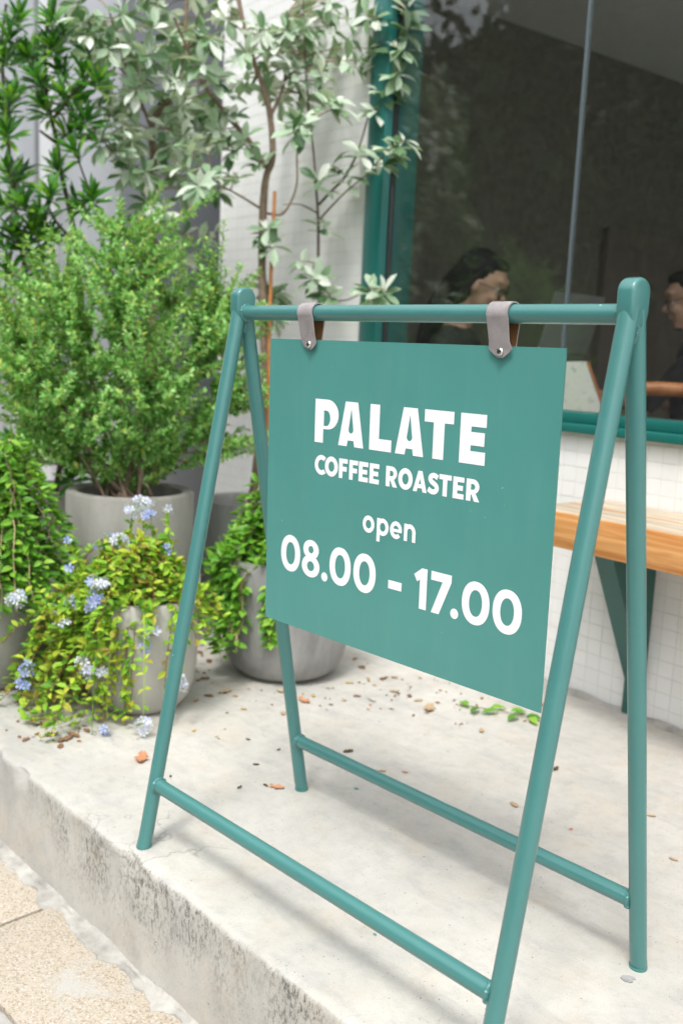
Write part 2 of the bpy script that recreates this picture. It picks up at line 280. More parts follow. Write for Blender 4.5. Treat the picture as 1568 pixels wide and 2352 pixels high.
# ------------------------------------------------------------------ mesh helpers
class MB:
    def __init__(s): s.v = []; s.f = []; s.mi = []; s.cur = 0
    def add(s, vs, fs):
        o = len(s.v); s.v.extend([tuple(float(x) for x in q) for q in vs])
        for f in fs: s.f.append(tuple(i + o for i in f)); s.mi.append(s.cur)
        return s
    def box(s, lo, hi, bev=0.0):
        x0, y0, z0 = lo; x1, y1, z1 = hi
        if bev <= 0:
            return s.add([(x0, y0, z0), (x1, y0, z0), (x1, y1, z0), (x0, y1, z0), (x0, y0, z1), (x1, y0, z1), (x1, y1, z1), (x0, y1, z1)],
                         [(3, 2, 1, 0), (4, 5, 6, 7), (0, 1, 5, 4), (1, 2, 6, 5), (2, 3, 7, 6), (3, 0, 4, 7)])
        bm = bmesh.new(); bmesh.ops.create_cube(bm, size=1.0)
        for q in bm.verts: q.co = Vector(((x0 + x1) / 2 + q.co.x * (x1 - x0), (y0 + y1) / 2 + q.co.y * (y1 - y0), (z0 + z1) / 2 + q.co.z * (z1 - z0)))
        bmesh.ops.bevel(bm, geom=list(bm.edges), offset=bev, segments=2, affect='EDGES', profile=0.5)
        bm.verts.index_update()
        s.add([q.co for q in bm.verts], [[q.index for q in f.verts] for f in bm.faces]); bm.free(); return s
    def tube(s, path, rad, n=10, cap=True, cut=None):
        P = [Vector(q) for q in path]; k = len(P)
        R = rad if hasattr(rad, '__len__') else [rad] * k
        vs = []; prev = None
        for i, q in enumerate(P):
            d = (P[min(i + 1, k - 1)] - P[max(i - 1, 0)]).normalized()
            if prev is None:
                a = d.orthogonal().normalized()
            else:
                a = (prev - d * prev.dot(d)).normalized()
            prev = a; bb = d.cross(a)
            for j in range(n):
                w = 2 * math.pi * j / n
                vs.append(q + (a * math.cos(w) + bb * math.sin(w)) * R[i])
        fs = [(i * n + j, i * n + (j + 1) % n, (i + 1) * n + (j + 1) % n, (i + 1) * n + j) for i in range(k - 1) for j in range(n)]
        if cap: fs += [tuple(range(n - 1, -1, -1)), tuple((k - 1) * n + j for j in range(n))]
        if cut is not None: vs = [Vector((q.x, q.y, max(q.z, cut))) for q in vs]
        return s.add(vs, fs)
    def lathe(s, prof, n=48, c=(0, 0, 0), wob=0.0):
        k = len(prof); vs = []
        for i, (r, z) in enumerate(prof):
            for j in range(n):
                w = 2 * math.pi * j / n; rr = r * (1 + wob * noise.noise((math.cos(w) * 1.5, math.sin(w) * 1.5, z * 6 + c[0] * 9)))
                vs.append((c[0] + rr * math.cos(w), c[1] + rr * math.sin(w), c[2] + z))
        fs = [(i * n + j, i * n + (j + 1) % n, (i + 1) * n + (j + 1) % n, (i + 1) * n + j) for i in range(k - 1) for j in range(n)]
        fs += [tuple(range(n - 1, -1, -1)), tuple((k - 1) * n + j for j in range(n))]
        return s.add(vs, fs)
    def sphere(s, c, r, n=12, m=8):
        r = r if hasattr(r, '__len__') else (r, r, r); vs = [(c[0], c[1], c[2] + r[2])]
        for i in range(1, m):
            a = math.pi * i / m
            for j in range(n):
                w = 2 * math.pi * j / n; vs.append((c[0] + r[0] * math.sin(a) * math.cos(w), c[1] + r[1] * math.sin(a) * math.sin(w), c[2] + r[2] * math.cos(a)))
        vs.append((c[0], c[1], c[2] - r[2])); fs = [(0, 1 + j, 1 + (j + 1) % n) for j in range(n)]
        for i in range(m - 2):
            for j in range(n): fs.append((1 + i * n + j, 1 + (i + 1) * n + j, 1 + (i + 1) * n + (j + 1) % n, 1 + i * n + (j + 1) % n))
        L = len(vs) - 1; o = 1 + (m - 2) * n
        fs += [(L, o + (j + 1) % n, o + j) for j in range(n)]
        return s.add(vs, fs)
    def poly(s, loops, to3):
        """flat polygon with holes; loops are lists of (x, z)"""
        L = [[Vector((x, z, 0)) for x, z in lp] for lp in loops]
        flat = [q for lp in L for q in lp]
        tris = tessellate_polygon(L)
        fs = []
        for a, b_, c in tris:
            n = (flat[b_] - flat[a]).cross(flat[c] - flat[a]).z
            fs.append((a, b_, c) if n > 0 else (a, c, b_))
        return s.add([to3(q.x, q.y) for q in flat], fs)
    def prism(s, poly, to3, t0, t1):
        """poly: outline (a, b); to3(a, b, t)"""
        n = len(poly); vs = [to3(a, b_, t0) for a, b_ in poly] + [to3(a, b_, t1) for a, b_ in poly]
        fs = [tuple(range(n - 1, -1, -1)), tuple(range(n, 2 * n))] + [(i, (i + 1) % n, n + (i + 1) % n, n + i) for i in range(n)]
        return s.add(vs, fs)
    def mesh(s, name, off=(0, 0, 0), smooth=40):
        me = bpy.data.meshes.new(name)
        o = Vector(off)
        me.from_pydata([(q[0] - o.x, q[1] - o.y, q[2] - o.z) for q in s.v], [], s.f)
        if any(s.mi): me.polygons.foreach_set('material_index', s.mi)
        if smooth:
            me.polygons.foreach_set('use_smooth', [True] * len(me.polygons))
            me.set_sharp_from_angle(angle=math.radians(smooth))
        me.update(); return me

BASE = {}
def mats(me, mat):
    for k in (mat if isinstance(mat, (list, tuple)) else [mat]): me.materials.append(M[k] if isinstance(k, str) else k)
def tag(o, label, cat, group=None):
    o['label'] = label; o['category'] = cat
    if group: o['group'] = group
    return o
def thing(name, label, cat, loc=(0, 0, 0), group=None, rotz=0.0):
    o = bpy.data.objects.new(name, None); COL.objects.link(o); o.location = loc; o.rotation_euler = (0, 0, rotz)
    o.empty_display_size = 0.1; BASE[o.name] = tuple(loc) if not rotz else (0, 0, 0)
    return tag(o, label, cat, group)
def part(name, mb, mat, parent, smooth=40, kind=None, label=None):
    b_ = BASE[parent.name]
    me = mb.mesh(name, b_, smooth); mats(me, mat)
    o = bpy.data.objects.new(name, me); COL.objects.link(o); o.parent = parent; BASE[o.name] = b_
    if kind: o['kind'] = kind
    if label: o['label'] = label
    return o
def solo(name, mb, mat, label, cat, loc=(0, 0, 0), group=None, smooth=40):
    me = mb.mesh(name, loc, smooth); mats(me, mat)
    o = bpy.data.objects.new(name, me); COL.objects.link(o); o.location = loc; BASE[o.name] = tuple(loc)
    return tag(o, label, cat, group)
def struct(name, mb, mat, smooth=40, kind='structure'):
    me = mb.mesh(name, (0, 0, 0), smooth); mats(me, mat)
    o = bpy.data.objects.new(name, me); COL.objects.link(o); o['kind'] = kind; BASE[o.name] = (0, 0, 0)
    return o
def unit(a): return a / np.maximum(np.linalg.norm(a, axis=-1, keepdims=True), 1e-9)

# leaf templates: x across, y along, z up
def leaf_template(w=0.3, peak=0.5, fold=0.18, droop=0.15, segs=3):
    vs = [(0, 0, 0)]; L = []; Rr = []; S = [0]
    for i in range(1, segs + 1):
        tt = i / (segs + 1)
        wd = w / 2 * (math.sin(math.pi * tt ** (math.log(0.5) / math.log(peak)))) ** 0.8
        z = -droop * tt * tt
        S.append(len(vs)); vs.append((0, tt, z)); L.append(len(vs)); vs.append((-wd, tt, z + fold * wd)); Rr.append(len(vs)); vs.append((wd, tt, z + fold * wd))
    S.append(len(vs)); vs.append((0, 1, -droop))
    fs = [(0, S[1], L[0]), (0, Rr[0], S[1])]
    for i in range(segs - 1):
        fs += [(S[i + 1], S[i + 2], L[i + 1], L[i]), (S[i + 1], Rr[i], Rr[i + 1], S[i + 2])]
    fs += [(S[segs], S[segs + 1], L[-1]), (S[segs], Rr[-1], S[segs + 1])]
    return np.array(vs), fs
T_SILVER = leaf_template(0.40, 0.60, 0.35, 0.18, 3)
T_LANCE = leaf_template(0.205, 0.55, 0.3, 0.22, 2)
T_OVAL = leaf_template(0.50, 0.48, 0.35, 0.2, 2)
T_SMALL = (np.array([(0, 0, 0), (-0.25, 0.55, 0.06), (0, 1, -0.08), (0.25, 0.55, 0.06)]), [(0, 2, 1), (0, 3, 2)])
def frames(pos, d, up):
    d = unit(d); x = unit(np.cross(d, up)); z = np.cross(x, d)
    return x, d, z
def leaf_verts(tpl, pos, d, up, L):
    tv, tf = tpl; x, y, z = frames(pos, d, up)
    V = pos[:, None, :] + L[:, None, None] * (tv[None, :, 0:1] * x[:, None, :] + tv[None, :, 1:2] * y[:, None, :] + tv[None, :, 2:3] * z[:, None, :])
    return V
def leaf_mb(tpl, pos, d, up, L, mb=None):
    mb = mb or MB(); V = leaf_verts(tpl, pos, d, up, L); k = len(tpl[0])
    o = len(mb.v); mb.v.extend(map(tuple, V.reshape(-1, 3).tolist()))
    for i in range(len(pos)):
        for f in tpl[1]: mb.f.append(tuple(o + i * k + j for j in f)); mb.mi.append(mb.cur)
    return mb
def leaf_objects(name, tpl, mat, parent, pos, d, up, L):
    me = bpy.data.meshes.new(name); me.from_pydata([tuple(q) for q in tpl[0]], [], tpl[1])
    me.polygons.foreach_set('use_smooth', [True] * len(me.polygons)); mats(me, mat)
    x, y, z = frames(pos, d, up); b_ = np.array(BASE[parent.name])
    for i in range(len(pos)):
        o = bpy.data.objects.new(name, me); COL.objects.link(o); o.parent = parent
        l = float(L[i]); q = pos[i] - b_
        o.matrix_local = Matrix(((x[i][0] * l, y[i][0] * l, z[i][0] * l, q[0]), (x[i][1] * l, y[i][1] * l, z[i][1] * l, q[1]), (x[i][2] * l, y[i][2] * l, z[i][2] * l, q[2]), (0, 0, 0, 1)))
def bez(a, b_, c, n=8):
    a, b_, c = map(np.asarray, (a, b_, c)); tt = np.linspace(0, 1, n)[:, None]
    return (1 - tt) ** 2 * a + 2 * tt * (1 - tt) * b_ + tt ** 2 * c
def smooth_path(pts, n=6):
    """Catmull-Rom through points"""
    P = [np.asarray(q, float) for q in pts]; P = [2 * P[0] - P[1]] + P + [2 * P[-1] - P[-2]]; out = []
    for i in range(1, len(P) - 2):
        for k in range(n):
            t_ = k / n; p0, p1, p2, p3 = P[i - 1:i + 3]
            out.append(0.5 * ((2 * p1) + (-p0 + p2) * t_ + (2 * p0 - 5 * p1 + 4 * p2 - p3) * t_ ** 2 + (-p0 + 3 * p1 - 3 * p2 + p3) * t_ ** 3))
    out.append(P[-2]); return out

#@@SETTING
# ------------------------------------------------------------------ the ground
def edge_y(x): return -0.2326 - 0.0198 * x
X0, X1 = -1.6, 1.7
nx = int((X1 - X0) / 0.008)
prof = [(0.30, 0.0, 0), (0.12, 0.0, 0.0), (0.04, 0.0, 0.0), (0.016, -0.0002, 0.15), (0.007, -0.0012, 0.5), (0.0025, -0.0035, 0.9), (0.0, -0.0075, 1.0), (-0.001, -0.014, 0.8), (-0.001, -0.024, 0.6), (-0.0015, -0.04, 0.5), (-0.002, -0.06, 0.45), (-0.003, -0.085, 0.45), (-0.004, -0.115, 0.45), (-0.005, -0.15, 0.45), (-0.006, -0.19, 0.5), (-0.008, -0.23, 0.5)]
tb = MB(); vs = []; fs = []; K = len(prof)
for i in range(nx + 1):
    x = X0 + (X1 - X0) * i / nx
    for d, z, a in prof:
        n1 = noise.noise((x * 9, z * 9, 0.3)) * 0.002 + noise.noise((x * 34, z * 34, 3.3)) * 0.0028 + noise.noise((x * 95, z * 95, 1.3)) * 0.0014
        chip = max(0.0, noise.noise((x * 16, 5.5, z * 10)) - 0.22) * 0.022 if -0.04 < z < 0 else 0
        vs.append((x, edge_y(x) + d + (n1 + chip) * a, z + (n1 * 0.6 - chip * 0.5) * (a if z < 0 else 0)))
for i in range(nx):
    for j in range(K - 1): fs.append((i * K + j, i * K + j + 1, (i + 1) * K + j + 1, (i + 1) * K + j))
tb.add(vs, fs)
tb.add([(X0, edge_y(X0) + 0.3, 0), (X1, edge_y(X1) + 0.3, 0), (X1, 6, 0), (X0, 6, 0)], [(0, 1, 2, 3)])
tb.add([(-9, edge_y(X0), 0), (X0, edge_y(X0), 0), (X0, 6, 0), (-9, 6, 0), (-9, edge_y(X0), -0.23), (X0, edge_y(X0), -0.23)], [(0, 1, 2, 3), (4, 5, 1, 0)])
tb.add([(X1, edge_y(X1), 0), (9, edge_y(X1), 0), (9, 6, 0), (X1, 6, 0), (X1, edge_y(X1), -0.23), (9, edge_y(X1), -0.23)], [(0, 1, 2, 3), (4, 5, 1, 0)])
struct('terrace', tb, 'terrace')
g = MB(); g.add([(-60, -60, -0.245), (60, -60, -0.245), (60, 60, -0.245), (-60, 60, -0.245)], [(0, 1, 2, 3)])
struct('ground', g, 'mortar')
walk = struct('sidewalk', MB().box((-9, -1.75, -0.244), (9, -0.20, -0.226)), 'mortar')
slab = MB()
def slab_piece(x0, x1, y0, y1, mat):
    q = MB(); q.box((x0, y0, -0.235), (x1, y1, -0.2145 + random.uniform(-0.001, 0.001)), 0.004)
    part('paving_slab', q, mat, walk)
for i in range(-6, 7):
    x = -0.249 + 0.78 * i
    slab_piece(x + 0.004, x + 0.776, -0.470, -0.25, 'aggregate')
    slab_piece(x + 0.004 + 0.3, x + 0.776 + 0.3, -0.90, -0.478, 'kerbstone')
    slab_piece(x + 0.004, x + 0.776, -1.70, -0.908, 'aggregate')
# ragged mortar smeared along the foot of the terrace
mo = MB(); vs = []; fs = []
nm = 420
for i in range(nm + 1):
    x = -1.6 + 3.2 * i / nm
    w = 0.030 + 0.032 * noise.noise((x * 5, 0, 2)) + 0.024 * noise.noise((x * 17, 1, 2)) + 0.010 * noise.noise((x * 60, 1, 7))
    w = max(0.006, w); h = 0.010 + 0.008 * noise.noise((x * 8, 4, 1))
    e = edge_y(x)
    for k, (a, z) in enumerate(((0.004, h), (-0.25, h * 0.45), (-0.6, 0.006), (-0.9, 0.003), (-1.0, -0.004))):
        vs.append((x, e - 0.006 + a * w, -0.2145 + z + 0.0025 * noise.noise((x * 50, k * 3.1, 4)) * (k < 4)))
for i in range(nm):
    for k in range(4): fs.append((i * 5 + k, i * 5 + k + 1, (i + 1) * 5 + k + 1, (i + 1) * 5 + k))
mo.add(vs, fs); part('mortar_fillet', mo, 'mortar', walk)
rd = MB(); rd.box((-40, -9, -0.36), (40, -1.95, -0.240)); struct('road', rd, 'asphalt')
kb = MB(); kb.box((-40, -1.94, -0.30), (40, -1.76, -0.2145), 0.01); struct('kerb', kb, 'kerbstone')

# ------------------------------------------------------------------ the cafe building, in its own frame: u along the wall, v inwards
TH = -0.10057; BO = (0.0, 1.2269, 0.0)
def bw(u, v, z=0.0):
    return (BO[0] + u * math.cos(TH) - v * math.sin(TH), BO[1] + u * math.sin(TH) + v * math.cos(TH), z)
def bthing(name, label, cat, group=None): return thing(name, label, cat, BO, group, TH)
cafe = bthing('cafe_building', 'white tiled cafe building with large teal framed window', 'building')
UL, UR = -2.03, 4.6          # wall ends
WL, WR, WB, WT = -1.03, 4.2, 0.745, 2.62   # window opening
w = MB()
w.box((UL, 0.0, 0.0), (WL, 0.15, 3.1)); w.box((WL, 0.0, 0.0), (WR, 0.15, WB)); w.box((WL, 0.0, WT), (WR, 0.15, 3.1)); w.box((WR, 0.0, 0.0), (UR, 0.15, 3.1))
wall = part('wall', w, 'grout', cafe, smooth=0)
# tiles
PX, PZ, G = 0.046, 0.043, 0.0017
tv = []; h = 0.0009
for (ix, v0) in ((0.0, 0.0), (0.0004, -h)):
    tv += [(ix, v0, ix), (PX - G - ix, v0, ix), (PX - G - ix, v0, PZ - G - ix), (ix, v0, PZ - G - ix)]
tf = [(4, 5, 6, 7), (0, 1, 5, 4), (1, 2, 6, 5), (2, 3, 7, 6), (3, 0, 4, 7)]
tme = bpy.data.meshes.new('tile'); tme.from_pydata(tv, [], tf); mats(tme, 'tile')
cand = []
def seen_area(u, z):
    q = np.array(bw(u + PX / 2, 0, z + PZ / 2)) - CAM; dd = q @ CF
    px = 784 + FPX * (q @ CR) / dd; py = 1176 - FPX * (q @ CU) / dd
    vis = (1235 < px < 1570 and 960 < py < 1700) or (525 < px < 845 and 0 < py < 780)
    return (vis, 1.0 / dd)
NZ = int(3.1 / PZ)
u = UL + 0.004
cols = []
k0 = math.floor((UL + 0.003 - 0.0) / PX) + 1
for i in range(k0, int(1.0 / PX)):
    u = i * PX
    for j in range(NZ):
        z = 0.004 + j * PZ
        if u + PX > WL and z + PZ > WB: continue
        cand.append((seen_area(u, z), u, z))
cand.sort(key=lambda q: (q[0][0], q[0][1]), reverse=True)
rest = MB()
for n_, (sa, u, z) in enumerate(cand):
    if n_ < 300:
        o = bpy.data.objects.new('tile', tme); COL.objects.link(o); o.parent = wall
        o.location = (u, 0.0 + random.uniform(-0.0004, 0.0003), z); o.rotation_euler = (random.uniform(-0.006, 0.006), 0, random.uniform(-0.006, 0.006))
    else:
        jit = random.uniform(-0.0004, 0.0003)
        rest.add([(a + u, b_ + jit, c_ + z) for a, b_, c_ in tv], tf)
part('tiling', rest, 'tile', wall, smooth=0, kind='stuff')
# cement fillet at the foot of the wall
fl = MB(); vs = []; fs = []
for i in range(241):
    u = -2.0 + 4.0 * i / 240; a = 0.010 + 0.006 * noise.noise((u * 11, 0, 0)) + 0.003 * noise.noise((u * 60, 2, 0))
    for v_, z_ in ((0.0, a * 1.3), (-a * 0.6, a * 0.9), (-a * 1.3, 0.002), (-a * 1.5, -0.002)): vs.append((u, v_ - 0.0045, z_))
for i in range(240):
    for k in range(3): fs.append((i * 4 + k, (i + 1) * 4 + k, (i + 1) * 4 + k + 1, i * 4 + k + 1))
fl.add(vs, fs); part('cement_fillet', fl, 'mortar', wall)
# window
win = part('window', MB().box((WL, -0.020, WB), (WL + 0.092, 0.13, WT), 0.004), 'frame', cafe)
part('frame', MB().box((WR - 0.09, -0.020, WB), (WR, 0.13, WT), 0.004), 'frame', win)
part('frame', MB().box((WL + 0.093, -0.020, WT - 0.09), (WR - 0.091, 0.13, WT), 0.004), 'frame', win)
part('sill', MB().box((WL + 0.093, -0.028, WB), (WR - 0.091, 0.13, WB + 0.024), 0.003), 'frame', win)
part('frame', MB().box((WL + 0.093, 0.010, WB + 0.0245), (WR - 0.091, 0.10, WB + 0.055), 0.003), 'frame', win)
part('gasket', MB().box((WL + 0.0925, 0.012, WB + 0.056), (WL + 0.0960, 0.034, WT - 0.092)), 'gasket', win)
UJ = -0.145
part('glass_pane', MB().box((WL + 0.0965, 0.018, WB + 0.0555), (UJ - 0.0036, 0.026, WT - 0.091)), 'glass', win, smooth=0)
part('glass_pane', MB().box((UJ + 0.0036, 0.018, WB + 0.0555), (WR - 0.0915, 0.026, WT - 0.091)), 'glass', win, smooth=0)
part('joint_strip', MB().box((UJ - 0.0034, 0.014, WB + 0.0555), (UJ + 0.0034, 0.030, WT - 0.091), 0.001), 'silicone', win)
# room
room = MB()
room.box((-2.18, 0.151, 0.0), (-2.03, 5.0, 3.1)); room.box((UR - 0.15, 0.151, 0.0), (UR, 5.0, 0.4)); room.box((UR - 0.15, 0.151, 2.80), (UR, 5.0, 3.1)); room.box((-2.03, 4.85, 0.0), (UR - 0.15, 5.0, 3.1))  # unseen right wall left open at mid height, added to let daylight in
part('interior_wall', room, 'olive', cafe, smooth=0)
SKY = (0.6, 2.6, 2.0, 3.4)               # unseen rooflight, added to brighten the room
cl = MB(); rf = MB()
for q_, z0, z1, o in ((cl, 2.64, 2.80, 0.0), (rf, 3.101, 3.25, 0.0)):
    a0, a1, b0, b1 = (-2.029, UR - 0.151, 0.151, 4.849) if q_ is cl else (-2.18, UR, -0.02, 5.0)
    q_.box((a0, b0, z0), (a1, SKY[2], z1)); q_.box((a0, SKY[3], z0), (a1, b1, z1)); q_.box((a0, SKY[2], z0), (SKY[0], SKY[3], z1)); q_.box((SKY[1], SKY[2], z0), (a1, SKY[3], z1))
part('ceiling', cl, 'ceiling', cafe, smooth=0)
part('floor', MB().box((-2.029, 0.151, 0.004), (UR - 0.151, 4.849, 0.010)), 'floor_in', cafe, smooth=0)
part('roof', rf, 'plaster', cafe, smooth=0)
part('added_rooflight_pane', MB().box((SKY[0] + 0.002, SKY[2] + 0.002, 3.16), (SKY[1] - 0.002, SKY[3] - 0.002, 3.17)), 'glass', cafe, smooth=0)
part('timber_cladding', MB().box((-2.027, 2.55, 0.012), (-1.98, 4.6, 1.72)), 'panel_wood', cafe, smooth=0)
# grey sheet metal screen beyond the tiled wall
scr = bthing('metal_screen', 'tall grey sheet metal screen behind the potted trees', 'screen')
for a, b_, mt in ((-3.13, -2.035, 'sheet_reflect_dark'), (-3.97, -3.135, 'sheet')):
    part('sheet', MB().box((a, 0.06, 0.0), (b_, 0.09, 3.3), 0.006), mt, scr)
part('post', MB().box((-4.15, 0.02, 0.0), (-3.975, 0.12, 3.3), 0.012), 'post_white', scr)
part('gap_shade_strip', MB().box((-4.30, 0.10, 0.0), (-4.155, 0.14, 3.3), 0.004), 'dark_gap', scr)  # open gap between sheets, its shade put in as a dark strip
part('sheet', MB().box((-6.2, 0.05, 0.0), (-4.305, 0.09, 3.3), 0.006), 'sheet', scr)
part('sheet', MB().box((-8.6, 0.06, 0.0), (-6.205, 0.09, 3.3), 0.006), 'sheet', scr)
# bench
bench = bthing('wall_bench', 'thick pine plank bench on teal brackets fixed to tiled wall', 'bench')
BZ0, BZ1 = 0.481, 0.571
for k, (v0, v1) in enumerate(((-0.305, -0.155), (-0.152, -0.006))):
    q = MB(); q.box((0.053, v0, BZ0), (2.0, v1, BZ1), 0.004)
    q.mi = [1 if all(abs(q.v[i][2] - BZ1) < 1e-4 for i in f) else 0 for f in q.f]
    part('plank', q, ['wood_edge', 'wood_top'], bench)
for ub in (0.187, 1.55):
    q = MB(); q.prism([(-0.0055, BZ0 - 0.002), (-0.197, BZ0 - 0.002), (-0.197, BZ0 - 0.018), (-0.016, 0.10), (-0.016, 0.0), (-0.0055, 0.0)], lambda a, b_, t_: (t_, a, b_), ub, ub + 0.058)
    part('bracket', q, 'bracket', bench, smooth=20)

#@@STAND
# ------------------------------------------------------------------ the sandwich board stand
Wd, HB, S_, E_, HC, TR = 0.805, 1.0005, 0.1972, 0.0080, 0.1199, 0.01345
stand = thing('sign_stand', 'teal tubular steel A-frame stand on the concrete terrace', 'sign stand', (Wd / 2, 0, 0))
def leg_y(sg, z): return sg * (S_ + (E_ - S_) * z / HB)
def weld(parent, c, axis, r0, amp=0.0016):
    q = MB(); axis = Vector(axis).normalized(); a = axis.orthogonal().normalized(); b_ = axis.cross(a); n, mseg = 40, 8; vs = []
    for i in range(n):
        w_ = 2 * math.pi * i / n; rad = a * math.cos(w_) + b_ * math.sin(w_); rr = 0.0028 + amp * noise.noise((i * 0.9, c[0] * 50, c[2] * 40))
        for j in range(mseg):
            p_ = 2 * math.pi * j / mseg; vs.append(Vector(c) + rad * (r0 + rr * math.cos(p_)) + axis * rr * 1.2 * math.sin(p_))
    q.add(vs, [(i * mseg + j, i * mseg + (j + 1) % mseg, ((i + 1) % n) * mseg + (j + 1) % mseg, ((i + 1) % n) * mseg + j) for i in range(n) for j in range(mseg)])
    part('weld_bead', q, 'teal', parent)
for x in (0.0, Wd):
    for sg in (-1, 1):
        q = MB(); a = Vector((x, leg_y(sg, -0.01), -0.01)); e = Vector((x, leg_y(sg, HB + 0.006), HB + 0.006))
        q.tube([a.lerp(e, k / 30) for k in range(31)], TR, 32, cut=0.0005)
        lg = part('leg', q, 'teal', stand)
        cb = MB(); cb.tube([(x, leg_y(sg, 0.0005), 0.0004), (x, leg_y(sg, 0.006), 0.006)], TR + 0.0006, 32); part('foot_ring', cb, 'teal', lg)
    # flattened cap where both legs meet
    q = MB(); pr_ = []; hw = 0.0215; top = HB + 0.046
    for k in range(13):
        w_ = math.pi * k / 12; pr_.append((math.cos(w_) * hw, top - hw * 0.85 + math.sin(w_) * hw * 0.85))
    pr_ += [(-hw * 0.98, HB + 0.004), (-0.0165, HB - 0.018), (0.0165, HB - 0.018), (hw * 0.98, HB + 0.004)]
    bm = bmesh.new(); fr_ = [bm.verts.new((x - 0.0128, a, b_)) for a, b_ in pr_]; bk = [bm.verts.new((x + 0.0128, a, b_)) for a, b_ in pr_]; nn = len(pr_)
    bm.faces.new(fr_[::-1]); bm.faces.new(bk)
    for k in range(nn): bm.faces.new((fr_[k], fr_[(k + 1) % nn], bk[(k + 1) % nn], bk[k]))
    bmesh.ops.recalc_face_normals(bm, faces=bm.faces)
    ed = [e_ for e_ in bm.edges if abs(e_.verts[0].co.x - e_.verts[1].co.x) < 1e-6]
    bmesh.ops.bevel(bm, geom=ed, offset=0.0052, segments=4, affect='EDGES', profile=0.5); bm.verts.index_update()
    q.add([v_.co for v_ in bm.verts], [[v_.index for v_ in f.verts] for f in bm.faces]); bm.free()
    cap_ = part('cap', q, 'teal', stand, smooth=60)
    for sx in (-1, 1):   # rough weld seam in the fork
        qq = MB(); sm = []; rr_ = []
        for k in range(24):
            z = HB - 0.016 - 0.020 * k / 23; sm.append((x + sx * (0.0105 - 0.0045 * (k / 23) ** 2), 0.0006 * noise.noise((k * 0.7, x, sx)), z)); rr_.append(0.0024 + 0.0011 * noise.noise((k * 1.1, x * 9, sx * 3)))
        qq.tube(sm, rr_, 8); part('weld_bead', qq, 'teal', cap_)
q = MB(); q.tube([(TR * 0.6 + (Wd - TR * 1.2) * k / 40, 0, HB) for k in range(41)], TR, 32); bar = part('top_bar', q, 'teal', stand)
weld(bar, (0.0135, 0, HB), (1, 0, 0), TR + 0.0005); weld(bar, (Wd - 0.0135, 0, HB), (1, 0, 0), TR + 0.0005)
for sg in (-1, 1):
    y = leg_y(sg, HC)
    q = MB(); q.tube([(TR * 0.6 + (Wd - TR * 1.2) * k / 40, y, HC) for k in range(41)], TR * 0.97, 32); cb = part('crossbar', q, 'teal', stand)
    weld(cb, (0.0125, y, HC), (1, 0, 0), TR); weld(cb, (Wd - 0.0125, y, HC), (1, 0, 0), TR)

# ------------------------------------------------------------------ the hanging sign
PL, PR, PT, PB, PYT, PYB = 0.0844, 0.7109, 0.9553, 0.4352, 0.0, 0.0093
sign = thing('hanging_sign', 'teal sign board with white lettering hung by leather straps', 'sign', (0.3976, 0.0, 0.4352))
def pp(x, z, o):          # mm on the board face -> world; o: mm in front of the face
    zz = PB + z / 1000; yy = PYB + (PYT - PYB) * (zz - PB) / (PT - PB)
    return (PL + x / 1000, yy - o / 1000, zz)
q = MB(); W_, H_ = 626.5, 520.0
vs = [pp(0, 0, 0), pp(W_, 0, 0), pp(W_, H_, 0), pp(0, H_, 0), pp(0, 0, -3), pp(W_, 0, -3), pp(W_, H_, -3), pp(0, H_, -3)]
q.add(vs, [(0, 1, 2, 3), (5, 4, 7, 6), (1, 0, 4, 5), (2, 1, 5, 6), (3, 2, 6, 7), (0, 3, 7, 4)])
part('panel', q, 'panel', sign, smooth=0)
LAY = [0]
def glyph(name, *pieces):
    q = MB()
    for k, pc in enumerate(pieces):
        if len(pc) == 2 and len(pc[0]) == len(pc[1]) and name == 'letter' and isinstance(pc, tuple):
            n_ = len(pc[0]); q.add([pp(*a_, 0.35) for a_ in pc[0]] + [pp(*a_, 0.35) for a_ in pc[1]], [(n_ + i, n_ + i + 1, i + 1, i) for i in range(n_ - 1)])
        else: q.poly(pc, lambda x, z, k=k: pp(x, z, 0.35 + 0.06 * k))
    part(name, q, 'letter', sign, smooth=0)
def ell(cx, cz, rx, rz, a0=0, a1=360, n=48, p_=2.0):
    o_ = []
    full = abs(a1 - a0) >= 360
    for i in range(n if full else n + 1):
        w_ = math.radians(a0 + (a1 - a0) * i / n); c_, s_ = math.cos(w_), math.sin(w_)
        o_.append((cx + rx * math.copysign(abs(c_) ** (2 / p_), c_), cz + rz * math.copysign(abs(s_) ** (2 / p_), s_)))
    return o_
def ring(cx, cz, rx, rz, ix, iz, p_=2.0): return [ell(cx, cz, rx, rz, p_=p_), ell(cx, cz, ix, iz, p_=p_)[::-1]]
def arc(cx, cz, rx, rz, ix, iz, a0, a1, n=32): return [ell(cx, cz, rx, rz, a0, a1, n) + ell(cx, cz, ix, iz, a0, a1, n)[::-1]]
def rect(x0, z0, x1, z1): return [[(x0, z0), (x1, z0), (x1, z1), (x0, z1)]]
def stroke(pts, wd):
    P = smooth_path([(a, b_, 0) for a, b_ in pts], 8); l = []; r_ = []
    for i, q_ in enumerate(P):
        d = P[min(i + 1, len(P) - 1)] - P[max(i - 1, 0)]; d /= np.hypot(d[0], d[1]); n_ = (-d[1], d[0])
        l.append((q_[0] + n_[0] * wd / 2, q_[1] + n_[1] * wd / 2)); r_.append((q_[0] - n_[0] * wd / 2, q_[1] - n_[1] * wd / 2))
    return (l, r_)
